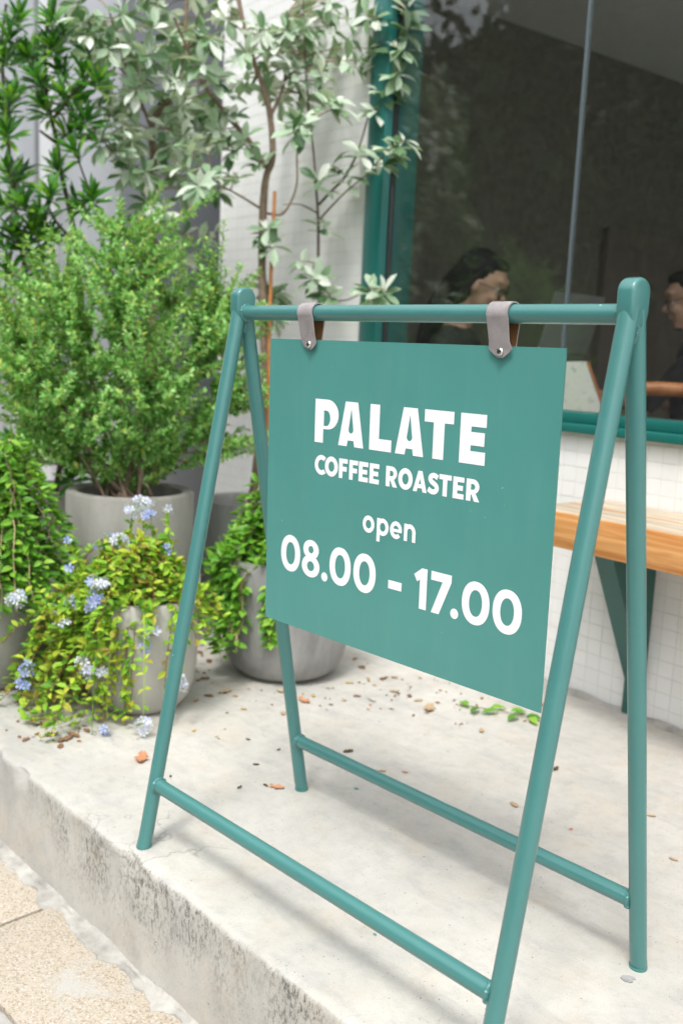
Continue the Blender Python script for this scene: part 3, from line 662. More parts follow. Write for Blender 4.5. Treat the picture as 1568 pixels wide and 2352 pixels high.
# heading
glyph('letter', [[(126, 345), (147.5, 345), (147.5, 369)] + ell(158, 394.5, 27, 25.5, -90, 90, 24) + [(126, 420)], [(148.5, 374.5), (148.5, 401)] + ell(155, 387.7, 9.5, 13.2, 90, -90, 16)])
def bigA(dx, w0=0):
    tear = [(216 + dx, 409)] + ell(216 + dx, 373.5, 5.8, 6.2, 20, -200, 20)
    glyph('letter', [[(186 + dx, 345), (207 + dx, 345), (209 + dx, 355), (223 + dx, 355), (225 + dx, 345), (246.5 + dx, 345), (231 + dx, 420), (201.5 + dx, 420)], tear])
bigA(0)
glyph('letter', [[(260, 345), (310, 345), (310, 364.5), (282, 364.5), (282, 420), (260, 420)]])
bigA(132.7)
glyph('letter', [[(398, 345), (420, 345), (420, 401), (438, 401), (438, 420), (379, 420), (379, 401), (398, 401)]])
glyph('letter', [[(451, 345), (500, 345), (500, 364.5), (472, 364.5), (472, 373), (497.5, 373), (497.5, 393), (472, 393), (472, 401), (500, 401), (500, 420), (451, 420)]])
# second line
def cE(x0, x1): glyph('letter', [[(x0, 289.5), (x1, 289.5), (x1, 297.5), (x0 + 8.8, 297.5), (x0 + 8.8, 302.5), (x1 - 2, 302.5), (x1 - 2, 310.2), (x0 + 8.8, 310.2), (x0 + 8.8, 315.2), (x1, 315.2), (x1, 323), (x0, 323)]])
def cF(x0, x1): glyph('letter', [[(x0, 289.5), (x0 + 8.8, 289.5), (x0 + 8.8, 301.5), (x1 - 2, 301.5), (x1 - 2, 309.5), (x0 + 8.8, 309.5), (x0 + 8.8, 315.2), (x1, 315.2), (x1, 323), (x0, 323)]])
def cR(x0, x1): glyph('letter', [[(x0, 289.5), (x0 + 8.8, 289.5), (x0 + 8.8, 299.5), (x0 + 10.5, 299.5), (x1 - 9.3, 289.5), (x1 + 0.8, 289.5), (x1 - 7.0, 301.8)] + ell(x0 + 12.5, 311.8, x1 - x0 - 13, 11.2, -55, 90, 16) + [(x0, 323)], [(x0 + 8.8, 307)] + [(x0 + 8.8, 315.6)] + ell(x0 + 12.3, 311.3, 4.4, 4.3, 90, -90, 10)])
glyph('letter', arc(145.5, 306.3, 17, 17.4, 8.6, 9.2, 48, 312))
glyph('letter', ring(171, 306.3, 16.4, 17.4, 7.4, 8.8))
cF(190, 211); cF(215, 236); cE(238, 260); cE(263.5, 285.5); cR(301, 326)
glyph('letter', ring(344, 306.3, 15.6, 17.4, 6.8, 8.8))
glyph('letter', [[(360.5, 289.5), (369, 289.5), (370.8, 295.5), (379.6, 295.5), (381.4, 289.5), (390, 289.5), (379.5, 323), (371, 323)], [(372.8, 302), (375.2, 311), (377.6, 302)]])
glyph('letter', stroke([(411.5, 316.2), (405, 319.2), (398.5, 317.8), (396.3, 313.5), (399, 309.3), (404, 306.6), (409, 303.2), (410.2, 298.2), (406.5, 294.2), (400, 293.6), (392.5, 297)], 8.2))
glyph('letter', [[(422.3, 289.5), (431, 289.5), (431, 315.2), (439.2, 315.2), (439.2, 323), (414.5, 323), (414.5, 315.2), (422.3, 315.2)]])
cE(442.5, 464); cR(468.5, 493.5)
# open
glyph('letter', ring(265.5, 220.5, 13.6, 14.6, 6.4, 7.2))
glyph('letter', ring(298.3, 220.5, 13.4, 14.6, 6.2, 7.2), rect(285, 195, 292.4, 234.5))
glyph('letter', arc(328.2, 220.5, 13.2, 14.6, 6.2, 7.4, 0, 318), rect(317, 217.2, 341.2, 222.4))
glyph('letter', rect(346, 206.3, 353.3, 234.6), arc(358.5, 221.5, 12.6, 13.6, 5.4, 6.2, 0, 180), rect(363.9, 206.3, 371.1, 222))
# hours
def zero(x0): glyph('digit', ring(x0 + 26.5, 135.3, 26.5, 33.8, 12.4, 20.6, 2.15))
zero(43); glyph('digit', ring(124.7, 151.8, 20.6, 17.6, 6.8, 6.6), ring(124.7, 121.6, 23.6, 20.2, 9.4, 8.8))
glyph('full_stop', [ell(161.5, 109.3, 7.9, 8.2)])
zero(174); zero(233.7)
glyph('dash', rect(316, 121.4, 345.8, 135.6))
glyph('digit', [[(385, 102), (400, 102), (400, 168.8), (388.5, 168.8), (372, 156.4), (379, 145.4), (385, 150)]])
glyph('digit', [[(410.5, 102), (426.8, 102), (449.8, 157), (449.8, 168.8), (408.2, 168.8), (408.2, 154.4), (431.8, 154.4)]])
glyph('full_stop', [ell(458.2, 110, 7.9, 8.2)])
zero(471.8); zero(530.8)
# straps
def strap(xc, dx, torn):
    R = TR + 0.0016; path = [(0.0062, 0.934), (0.0085, 0.950)]
    path += [(R * math.cos(a), HB + R * math.sin(a)) for a in [math.radians(-28 + (180 + 56) * k / 26) for k in range(27)]]
    path += [(-0.0078, 0.962), (-0.0042, 0.951), (-0.0036, 0.945), (-0.0033, 0.9385)]
    n_ = len(path); wid = []
    for k in range(n_):
        zz = path[k][1]; wid.append(0.0185 if zz > HB - 0.012 else 0.0185 - 0.0016 * min(1, (HB - 0.012 - zz) / 0.045))
    wid[-2] = 0.0135; wid[-1] = 0.0040; wid[-3] = 0.0178
    q = MB(); th = 0.0023; vs = []
    for k, (y, z) in enumerate(path):
        a = np.array(path[max(0, k - 1)]); e = np.array(path[min(n_ - 1, k + 1)]); d = e - a; d /= np.hypot(*d); nrm = np.array([d[1], -d[0]])
        sh = dx * min(1.0, max(0, (HB - z) / 0.06)) * (1 if y < 0 else 0.4)
        ex = 0.0025 if (torn and k == n_ - 3) else 0
        for sx_, so in ((-1, 0), (1, 0), (1, 1), (-1, 1)):
            vs.append((xc + sh + sx_ * (wid[k] + ex), y + nrm[0] * th * so, z + nrm[1] * th * so))
    fs = []
    for k in range(n_ - 1):
        o_ = 4 * k
        for j in range(4): fs.append((o_ + j, o_ + (j + 1) % 4, o_ + 4 + (j + 1) % 4, o_ + 4 + j))
    fs += [(3, 2, 1, 0), tuple(4 * (n_ - 1) + j for j in range(4))]
    q.add(vs, fs); q.mi = [1 if (i % 4 == 0 and i < 4 * (n_ - 1)) else 0 for i in range(len(fs))]
    so_ = part('strap', q, ['leather', 'suede'], sign, smooth=50)
    sc_ = MB(); zc = 0.9470; yf = -0.0070
    prof_ = [(0.0001, 0), (0.0058, 0.0), (0.0058, 0.0012), (0.0046, 0.0028), (0.0022, 0.0036), (0.0004, 0.0036)]
    vs = []; nn = 20
    for r_, hh in prof_:
        for j in range(nn):
            w_ = 2 * math.pi * j / nn; vs.append((xc + dx + r_ * math.cos(w_), yf - hh, zc + r_ * math.sin(w_)))
    fs = [(i * nn + j, i * nn + (j + 1) % nn, (i + 1) * nn + (j + 1) % nn, (i + 1) * nn + j) for i in range(len(prof_) - 1) for j in range(nn)] + [tuple((len(prof_) - 1) * nn + j for j in range(nn))]
    sc_.add(vs, fs); part('screw', sc_, 'screw', so_, smooth=30)
    sl = MB(); sl.box((xc + dx - 0.0028, yf - 0.0040, zc - 0.0005), (xc + dx + 0.0028, yf - 0.0037, zc + 0.0005)); sl.box((xc + dx - 0.0005, yf - 0.0041, zc - 0.0028), (xc + dx + 0.0005, yf - 0.0038, zc + 0.0028))
    part('screw_slot', sl, 'gasket', so_, smooth=0)
    if torn:
        tq = MB(); tq.add([(xc + dx - 0.007, yf + 0.0006, zc + 0.0035), (xc + dx + 0.006, yf + 0.0006, zc + 0.0045), (xc + dx + 0.0035, yf + 0.0004, zc + 0.0125), (xc + dx + 0.0005, yf + 0.0004, zc + 0.0078), (xc + dx - 0.0075, yf + 0.0004, zc + 0.0085)], [(0, 1, 3), (1, 2, 3), (0, 3, 4)])
        part('tear', tq, 'suede', so_, smooth=0)
strap(0.1925, 0.004, False); strap(0.6025, 0.003, True)

#@@PLANTS
# ------------------------------------------------------------------ planters
def planter(name, label, c, R, H, mat, style='round', soil=0.045, wall_=0.022, black=False):
    t_ = thing(name, label, 'planter', (c[0], c[1], 0))
    if style == 'round':
        pr_ = [(R * 0.60, 0.0), (R * 0.74, 0.006), (R * 0.86, 0.024), (R * 0.94, 0.052), (R * 0.985, 0.092), (R, 0.14), (R, H - 0.01), (R - 0.004, H)]
    elif style == 'bowl':
        pr_ = [(R * 0.62, 0.0), (R * 0.72, 0.006), (R * 0.86, 0.032), (R * 0.95, 0.075), (R * 0.995, 0.13), (R, 0.19), (R * 0.965, H - 0.008), (R * 0.94, H)]
    else:
        pr_ = [(R - 0.02, 0.0), (R - 0.004, 0.008), (R, 0.03), (R, H - 0.008), (R - 0.006, H)]
    r1 = pr_[-1][0]
    pr_ += [(r1 - wall_ * 0.7, H), (r1 - wall_, H - 0.006), (r1 - wall_ - 0.002, H - soil - 0.03)]
    part('pot', MB().lathe(pr_, 64, (c[0], c[1], 0.0005), 0.004), mat, t_, smooth=50)
    sb = MB(); n = 24; vs = [(c[0], c[1], H - soil + 0.008)]; fs = []
    rr = r1 - wall_ + 0.0005
    for k in range(1, 5):
        for j in range(n):
            w_ = 2 * math.pi * j / n; vs.append((c[0] + rr * k / 4 * math.cos(w_), c[1] + rr * k / 4 * math.sin(w_), H - soil + 0.010 * noise.noise((k * 2.1, j * 0.9, c[0] * 7))))
    fs += [(0, 1 + j, 1 + (j + 1) % n) for j in range(n)]
    for k in range(3):
        for j in range(n): fs.append((1 + k * n + j, 1 + (k + 1) * n + j, 1 + (k + 1) * n + (j + 1) % n, 1 + k * n + (j + 1) % n))
    sb.add(vs, fs); part('soil', sb, 'soil', t_)
    return t_
P_FRONT = (-0.655, 0.205); P_BIG = (-1.115, 0.452); P_MID = (-0.640, 0.690); P_LEFT = (-1.045, -0.015); P_TREE = (-1.262, 1.045); P_BEHIND = (-1.600, 0.800); P_POD = (-1.845, 0.560)
planter('planter', 'pale rounded concrete planter overgrown with blue flowers, beside the terrace edge', P_FRONT, 0.147, 0.295, 'pot_pale', 'bowl')
planter('planter', 'tall straight grey concrete planter holding the large sage green shrub', P_BIG, 0.193, 0.492, 'pot_grey', 'straight', 0.05, 0.03)
planter('planter', 'dark grey round-bottomed cement planter behind the hanging sign', P_MID, 0.184, 0.345, 'pot_dark', 'round', 0.03)
planter('planter', 'grey concrete planter left of the blue flowers with green herbs', P_LEFT, 0.150, 0.300, 'pot_grey', 'bowl')
planter('planter', 'grey planter against the tiled wall holding silver-leaved saplings and stake', P_TREE, 0.180, 0.400, 'pot_dark', 'round')
planter('planter', 'grey planter hidden behind the sage shrub, under the bent silver tree', P_BEHIND, 0.170, 0.400, 'pot_dark', 'round')
planter('planter', 'grey planter below the dark glossy rosette tree by the metal screen', P_POD, 0.170, 0.400, 'pot_grey', 'straight')

def rand_dirs(n, up_bias=0.0):
    v = rng.normal(size=(n, 3)); v = unit(v); v[:, 2] += up_bias; return unit(v)

# ------------------------------------------------------------------ silver-leaved trees
def silver_tree(name, label, base, trunk, branches, clusters, fill, bark, thick, leafL=(0.058, 0.088)):
    t_ = thing(name, label, 'tree', (base[0], base[1], base[2]), None)
    tp = smooth_path([base] + [at(*q) for q in trunk], 6)
    q = MB(); k = len(tp); q.tube(tp, [thick * (1 - 0.55 * i / (k - 1)) * (1 + 0.10 * noise.noise((i * 0.6, thick * 90, 0))) for i in range(k)], 12); part('trunk', q, bark, t_, smooth=60)
    skel = list(tp)
    for br, th in branches:
        bp = smooth_path([at(*q_) for q_ in br], 6); k = len(bp)
        q = MB(); q.tube(bp, [th * (1 - 0.55 * i / (k - 1)) * (1 + 0.10 * noise.noise((i * 0.7, th * 99, 3))) for i in range(k)], 10); part('branch', q, bark, t_, smooth=60); skel += bp
    skel = np.array(skel)
    pos, dr, up, L = [], [], [], []; tw = MB()
    allc = [(c_, True) for c_ in clusters] + [(c_, False) for c_ in fill]
    for c_, big in allc:
        C = at(*c_[:3]) if big else np.asarray(c_); n = c_[3] if big and len(c_) > 3 else int(rng.integers(8, 12))
        near = skel[np.argmin(np.linalg.norm(skel - C, axis=1) + 0.6 * np.maximum(0, skel[:, 2] - C[2]))]
        ax = unit(C - near + np.array([0, -0.02, 0.05])); L0 = np.linalg.norm(C - near)
        tw.tube(bez(near, near + (C - near) * 0.5 + np.array([0, 0, 0.15 * L0]) * (1 if C[2] > near[2] else -0.3), C, 7), [0.0032, 0.003, 0.0028, 0.0025, 0.0022, 0.002, 0.0016], 5)
        for i in range(n):
            w_ = i * 2.4 + rng.uniform(0, 0.6); h_ = rng.uniform(0, 1)
            a1 = unit(np.cross(ax, [0.3, 0.2, 1.0])); a2 = np.cross(ax, a1)
            d = ax * rng.uniform(0.1, 0.9) + (a1 * math.cos(w_) + a2 * math.sin(w_)) * 1.0 + np.array([0, 0, -0.25])
            pos.append(C - ax * 0.05 * h_); dr.append(d); up.append(ax * 0.7 + np.array([0, -0.15, 0.7]) + rng.normal(size=3) * 0.35); L.append(rng.uniform(*leafL))
    part('twigs', tw, 'twig', t_, kind='stuff')
    pos, dr, up, L = map(np.array, (pos, dr, up, L))
    n = min(300, len(pos)); leaf_objects('leaf', T_SILVER, 'silver', t_, pos[:n], dr[:n], up[:n], L[:n])
    if len(pos) > n: part('foliage', leaf_mb(T_SILVER, pos[n:], dr[n:], up[n:], L[n:]), 'silver', t_, smooth=0, kind='stuff')
    return t_
def scatter(n, x0, x1, y0, y1, d0, d1): return [at(rng.uniform(x0, x1), rng.uniform(y0, y1), rng.uniform(d0, d1)) for _ in range(n)]
silver_tree('silver_tree', 'silver-leaved tree with a forked brown trunk tied to a bamboo stake', (P_TREE[0], P_TREE[1], 0.36),
    [(608, 900, 3.45), (606, 760, 3.43), (602, 621, 3.42), (603, 520, 3.41), (607, 440, 3.40), (613, 400, 3.40), (626, 360, 3.39), (621, 270, 3.38), (606, 205, 3.37), (583, 140, 3.36), (560, 60, 3.34), (543, -30, 3.32)],
    [([(610, 385, 3.40), (580, 335, 3.38), (545, 292, 3.35), (525, 269, 3.34), (485, 217, 3.31), (452, 167, 3.28), (430, 110, 3.25), (400, 40, 3.2)], 0.0105),
     ([(600, 480, 3.41), (560, 455, 3.36), (514, 430, 3.30), (470, 415, 3.22)], 0.0045),
     ([(620, 270, 3.38), (650, 200, 3.40), (660, 120, 3.42), (668, 20, 3.44)], 0.007),
     ([(612, 490, 3.41), (650, 490, 3.38), (680, 430, 3.36), (682, 350, 3.33), (690, 300, 3.28)], 0.0050)],
    [(690, 285, 3.16, 14), (672, 300, 3.14, 9), (705, 265, 3.2, 9), (768, 225, 3.2, 13), (785, 245, 3.18, 8), (640, 105, 3.3, 10), (700, 55, 3.32, 10), (765, 60, 3.35), (820, 45, 3.35), (800, 140, 3.3), (742, 165, 3.3), (690, 165, 3.35),
     (600, 55, 3.3), (560, 120, 3.22), (520, 40, 3.2), (480, 85, 3.15, 12), (535, 195, 3.25), (500, 170, 3.2), (465, 140, 3.15), (560, 320, 3.3), (520, 335, 3.3), (478, 330, 3.25), (455, 425, 3.1, 13), (480, 395, 3.15), (418, 380, 3.15),
     (545, 395, 3.3), (430, 330, 3.2), (612, 525, 3.36, 11), (625, 565, 3.36), (590, 370, 3.35), (530, 250, 3.3)],
    scatter(18, 370, 570, -20, 300, 3.2, 3.6) + scatter(26, 600, 880, -30, 230, 3.25, 3.6) + scatter(6, 600, 660, 640, 720, 3.4, 3.5), 'bark', 0.0165)
silver_tree('silver_sapling', 'slender silver-leaved sapling with thin dark stem next to the window frame', (P_TREE[0] + 0.06, P_TREE[1] + 0.06, 0.36),
    [(728, 900, 3.45), (733, 700, 3.43), (731, 595, 3.42), (731, 525, 3.42), (729, 477, 3.42), (724, 401, 3.42), (719, 340, 3.42), (708, 240, 3.42), (700, 120, 3.42), (696, 0, 3.42)],
    [([(732, 470, 3.42), (760, 440, 3.40), (789, 410, 3.38), (812, 370, 3.36), (829, 325, 3.34), (850, 250, 3.32), (880, 150, 3.3), (900, 60, 3.28)], 0.0048),
     ([(733, 505, 3.42), (760, 475, 3.38), (798, 437, 3.32), (850, 395, 3.25)], 0.0038),
     ([(731, 690, 3.43), (790, 690, 3.36), (835, 672, 3.28)], 0.0035),
     ([(730, 490, 3.42), (690, 470, 3.44), (650, 470, 3.45)], 0.003)],
    [(905, 15, 3.25), (890, 85, 3.25, 11), (920, 165, 3.22, 12), (890, 195, 3.25), (868, 245, 3.27), (850, 125, 3.3), (905, 335, 3.16, 14), (880, 375, 3.2, 10), (930, 320, 3.15, 8), (730, 410, 3.38), (762, 380, 3.36), (745, 508, 3.4, 7),
     (855, 660, 3.2, 12), (885, 668, 3.18, 8), (728, 635, 3.35, 12), (748, 668, 3.35, 11), (700, 625, 3.36, 7), (800, 405, 3.35, 6), (690, 600, 3.4, 5), (828, 345, 3.32, 7), (945, 60, 3.2), (925, 110, 3.22), (870, 30, 3.3)],
    scatter(5, 840, 950, -30, 60, 3.2, 3.35), 'bark_dark', 0.0062)
silver_tree('silver_tree', 'silver-leaved tree with a bent trunk standing before the grey metal screen', (P_BEHIND[0], P_BEHIND[1], 0.36),
    [(345, 900, 3.58), (350, 700, 3.56), (352, 560, 3.55), (354, 423, 3.53), (352, 350, 3.52), (350, 282, 3.5), (372, 250, 3.49), (395, 223, 3.48), (416, 190, 3.46), (425, 100, 3.44), (430, 0, 3.42)],
    [([(351, 300, 3.51), (330, 250, 3.45), (300, 180, 3.38), (270, 90, 3.3), (250, 20, 3.25)], 0.007), ([(353, 430, 3.53), (310, 400, 3.45), (270, 360, 3.36), (235, 320, 3.3)], 0.0055), ([(300, 180, 3.38), (240, 120, 3.3), (200, 50, 3.2)], 0.004)],
    [(178, 35, 3.2), (230, 60, 3.2, 12), (280, 30, 3.2), (300, 95, 3.25), (340, 125, 3.25), (250, 110, 3.2), (330, 190, 3.3), (300, 228, 3.35), (382, 160, 3.3), (420, 240, 3.4), (262, 248, 3.3, 12), (290, 285, 3.3), (320, 300, 3.35), (268, 340, 3.3, 12),
     (228, 328, 3.25), (300, 380, 3.35), (340, 392, 3.35), (392, 330, 3.4), (380, 290, 3.4), (450, 262, 3.45), (490, 282, 3.5), (420, 312, 3.4), (360, 60, 3.25), (232, 290, 3.25), (212, 312, 3.25), (340, 460, 3.4), (375, 480, 3.4), (200, 75, 3.2)],
    scatter(26, 250, 520, 180, 600, 3.5, 3.85) + scatter(24, 170, 450, -30, 220, 3.25, 3.7), 'bark', 0.0165)
q = MB(); q.tube([at(613, 1150, 3.42), at(618, 800, 3.40), at(622, 640, 3.39), at(631, 440, 3.37)], [0.0068, 0.0068, 0.0065, 0.0062], 10)
stk = np.array(at(613, 1150, 3.42))
solo('bamboo_stake', q, 'bamboo', 'orange bamboo stake leaning beside the forked silver tree trunk', 'stake', tuple(stk))

# ------------------------------------------------------------------ dark glossy rosette trees
def rosette_tree(name, label, base, stem, branches, centres, fill):
    t_ = thing(name, label, 'tree', (base[0], base[1], base[2]))
    tp = smooth_path([base] + [at(*q) for q in stem], 6); k = len(tp)
    q = MB(); q.tube(tp, [0.0105 * (1 - 0.5 * i / (k - 1)) * (1 + 0.2 * noise.noise((i * 0.9, 0, 0))) for i in range(k)], 8); part('trunk', q, 'bark_dark', t_, smooth=60)
    skel = list(tp)
    for br in branches:
        bp = smooth_path([at(*q_) for q_ in br], 5); q = MB(); q.tube(bp, [0.006 * (1 - 0.4 * i / len(bp)) for i in range(len(bp))], 7); part('branch', q, 'bark_dark', t_, smooth=60); skel += bp
    skel = np.array(skel); pos, dr, up, L = [], [], [], []; tw = MB()
    for i_, C in enumerate([at(*c_) for c_ in centres] + list(fill)):
        near = skel[np.argmin(np.linalg.norm(skel - C, axis=1) + 0.8 * np.maximum(0, skel[:, 2] - C[2]))]
        ax = unit(unit(C - near) * 0.6 + np.array([0.15, -0.25, 0.8]) + rng.normal(size=3) * 0.15)
        tw.tube(bez(near, (near + C) / 2 + np.array([0, 0, -0.02]), C, 5), [0.004, 0.0038, 0.0035, 0.003, 0.0025], 5)
        a1 = unit(np.cross(ax, [0.3, 0.9, 0.2])); a2 = np.cross(ax, a1)
        for j in range(24):
            w_ = j * 2.399; e = 1.25 - 1.05 * j / 24 + rng.uniform(-0.12, 0.12)
            pos.append(C - ax * 0.045 * (1 - j / 24)); dr.append((a1 * math.cos(w_) + a2 * math.sin(w_)) * math.sin(e) + ax * math.cos(e) ); up.append(ax + rng.normal(size=3) * 0.15); L.append(rng.uniform(0.066, 0.095) * (1 - 0.3 * (j > 18)))
    part('twigs', tw, 'bark_dark', t_, kind='stuff')
    pos, dr, up, L = map(np.array, (pos, dr, up, L)); n = min(300, len(pos))
    leaf_objects('leaf', T_LANCE, 'dark_leaf', t_, pos[:n], dr[:n], up[:n], L[:n])
    if len(pos) > n: part('foliage', leaf_mb(T_LANCE, pos[n:], dr[n:], up[n:], L[n:]), 'dark_leaf', t_, smooth=0, kind='stuff')
rosette_tree('rosette_tree', 'dark green glossy tree with leaf rosettes in front of the metal screen', (P_POD[0] + 0.03, P_POD[1], 0.36),
    [(188, 800, 3.47), (182, 640, 3.44), (172, 540, 3.42), (160, 480, 3.4), (142, 400, 3.38), (132, 330, 3.36), (118, 270, 3.35), (108, 220, 3.33), (105, 120, 3.3), (110, 20, 3.28)],
    [[(160, 480, 3.4), (190, 465, 3.36), (213, 450, 3.3)], [(132, 330, 3.36), (105, 310, 3.34), (92, 300, 3.33)], [(120, 275, 3.35), (150, 240, 3.3), (190, 190, 3.25)], [(175, 560, 3.42), (130, 510, 3.36), (110, 470, 3.3)]],
    [(86, 172, 3.2), (146, 210, 3.2), (120, 100, 3.22), (193, 166, 3.22), (228, 182, 3.2), (200, 272, 3.22), (172, 340, 3.2), (214, 450, 3.22), (118, 440, 3.22), (120, 40, 3.22), (150, 70, 3.25), (140, 160, 3.26), (100, 240, 3.28), (60, 120, 3.25), (130, 380, 3.3), (180, 470, 3.28), (160, 300, 3.3), (95, 490, 3.26)],
    scatter(8, 60, 210, 60, 300, 3.35, 3.6) + scatter(16, 60, 200, 700, 1130, 3.3, 3.6))
rosette_tree('rosette_tree', 'dark green rosette tree nearest the pale steel post, crown cut by yellowed shoots', (P_POD[0] - 0.09, P_POD[1] - 0.05, 0.36),
    [(70, 800, 3.5), (60, 640, 3.46), (45, 540, 3.43), (30, 440, 3.4), (20, 330, 3.38), (10, 220, 3.36), (5, 100, 3.34), (15, 10, 3.32)],
    [[(45, 540, 3.43), (75, 500, 3.38), (60, 465, 3.3)], [(20, 330, 3.38), (5, 300, 3.35), (15, 300, 3.3)]],
    [(23, 218, 3.22), (16, 302, 3.22), (18, 388, 3.22), (52, 462, 3.22), (8, 470, 3.24), (22, 75, 3.22), (45, 40, 3.24), (10, 130, 3.24), (30, 530, 3.26), (75, 520, 3.26), (60, 560, 3.3), (5, 560, 3.3), (110, 540, 3.3), (90, 600, 3.34), (20, 620, 3.34)],
    scatter(8, -20, 60, 40, 560, 3.3, 3.6) + scatter(14, -20, 90, 640, 1080, 3.3, 3.6))

# ------------------------------------------------------------------ fine-leaved shrub in the tall planter
shr = thing('leafy_shrub', 'large bushy sage green shrub with fine leaves in tall grey planter', 'shrub', (P_BIG[0], P_BIG[1], 0.44))
soilc = np.array([P_BIG[0], P_BIG[1], 0.435]); cen = at(268, 815, 3.02)
rl, rd_, rz_ = 0.425, 0.33, 0.42
tips = []
heads = [(60, 600, 3.0), (120, 575, 3.05), (232, 520, 3.05), (255, 560, 3.1), (372, 455, 3.0), (385, 500, 2.95), (345, 545, 3.0), (490, 480, 3.02), (505, 540, 3.0), (440, 520, 3.05), (540, 640, 2.98), (20, 660, 3.0), (10, 760, 2.95), (300, 600, 2.9), (420, 600, 2.9), (180, 640, 2.95)]
for hd in heads: tips.append(at(*hd))
while len(tips) < 780:
    q_ = rng.uniform(-1, 1, size=3); l_ = np.linalg.norm(q_)
    if l_ > 1 or l_ < 0.3: continue
    if q_[2] < -0.75 and rng.random() < 0.3: continue
    wdt = 1.0 if q_[2] > -0.45 else 1.0 - 0.4 * (-0.45 - q_[2]) / 0.55
    tips.append(cen + CR * np.array([1, 1, 0]) * q_[0] * rl * wdt + np.array([-0.72, 0.69, 0]) * q_[1] * rd_ * wdt + np.array([0, 0, 1]) * q_[2] * rz_)
tips += [at(rng.uniform(470, 605), rng.uniform(640, 1060), rng.uniform(2.98, 3.2)) for _ in range(85)] + [at(rng.uniform(0, 150), rng.uniform(850, 1060), rng.uniform(2.85, 3.1)) for _ in range(55)] + [at(rng.uniform(180, 430), rng.uniform(980, 1080), rng.uniform(2.85, 3.1)) for _ in range(30)]
tips = np.array(tips)
st = MB(); stems = []
for k in range(22):
    tgt = tips[16 + k * 11] * 0.85 + cen * 0.15; b0 = soilc + np.array([rng.uniform(-0.07, 0.07), rng.uniform(-0.07, 0.07), 0])
    pth = bez(b0, b0 * 0.45 + tgt * 0.55 + np.array([0, 0, -0.06]), tgt, 12) + np.vstack([np.zeros(3), rng.normal(size=(11, 3)) * 0.004])
    stems.append(pth); qs = MB(); qs.tube(pth, np.linspace(0.0075, 0.002, 12) * rng.uniform(0.6, 1.1), 6); part('stem', qs, 'bark', shr)
SK = np.concatenate(stems); pos, dr, up, L = [], [], [], []; tw = MB()
for T in tips:
    near = SK[np.argmin(np.linalg.norm(SK - T, axis=1) + 1.2 * np.maximum(0, SK[:, 2] - T[2] + 0.03))]
    v = T - near; out_ = unit(T - cen)
    pth = bez(near, near + v * 0.5 + np.array([0, 0, -0.02]), T + out_ * 0.02 + np.array([0, 0, 0.03]), 8); tw.tube(pth, np.linspace(0.0022, 0.0008, 8), 4, False)
    ln = np.linalg.norm(v) + 0.05; nl = int(np.clip(ln / 0.0036, 30, 52)); s0 = max(0.0, 1 - 0.20 / ln)
    for i in range(nl):
        tt = s0 + (1 - s0) * ((i + 0.5) / nl) ** 0.75; f_ = tt * 7; a = int(min(6, f_)); q_ = pth[a] + (pth[a + 1] - pth[a]) * (f_ - a); ax = unit(pth[a + 1] - pth[a])
        a1 = unit(np.cross(ax, rng.normal(size=3))); side = unit(np.cross(ax, a1))
        pos.append(q_); dr.append(side * 1.0 + ax * rng.uniform(0.3, 1.1)); up.append(ax + np.array([0, 0, 0.6]) + rng.normal(size=3) * 0.3); L.append(rng.uniform(0.019, 0.031) * (1.1 - 0.35 * tt))
part('twigs', tw, 'twig', shr, kind='stuff')
pos, dr, up, L = map(np.array, (pos, dr, up, L)); part('foliage', leaf_mb(T_SMALL, pos, dr, up, L), 'shrub', shr, smooth=0, kind='stuff')

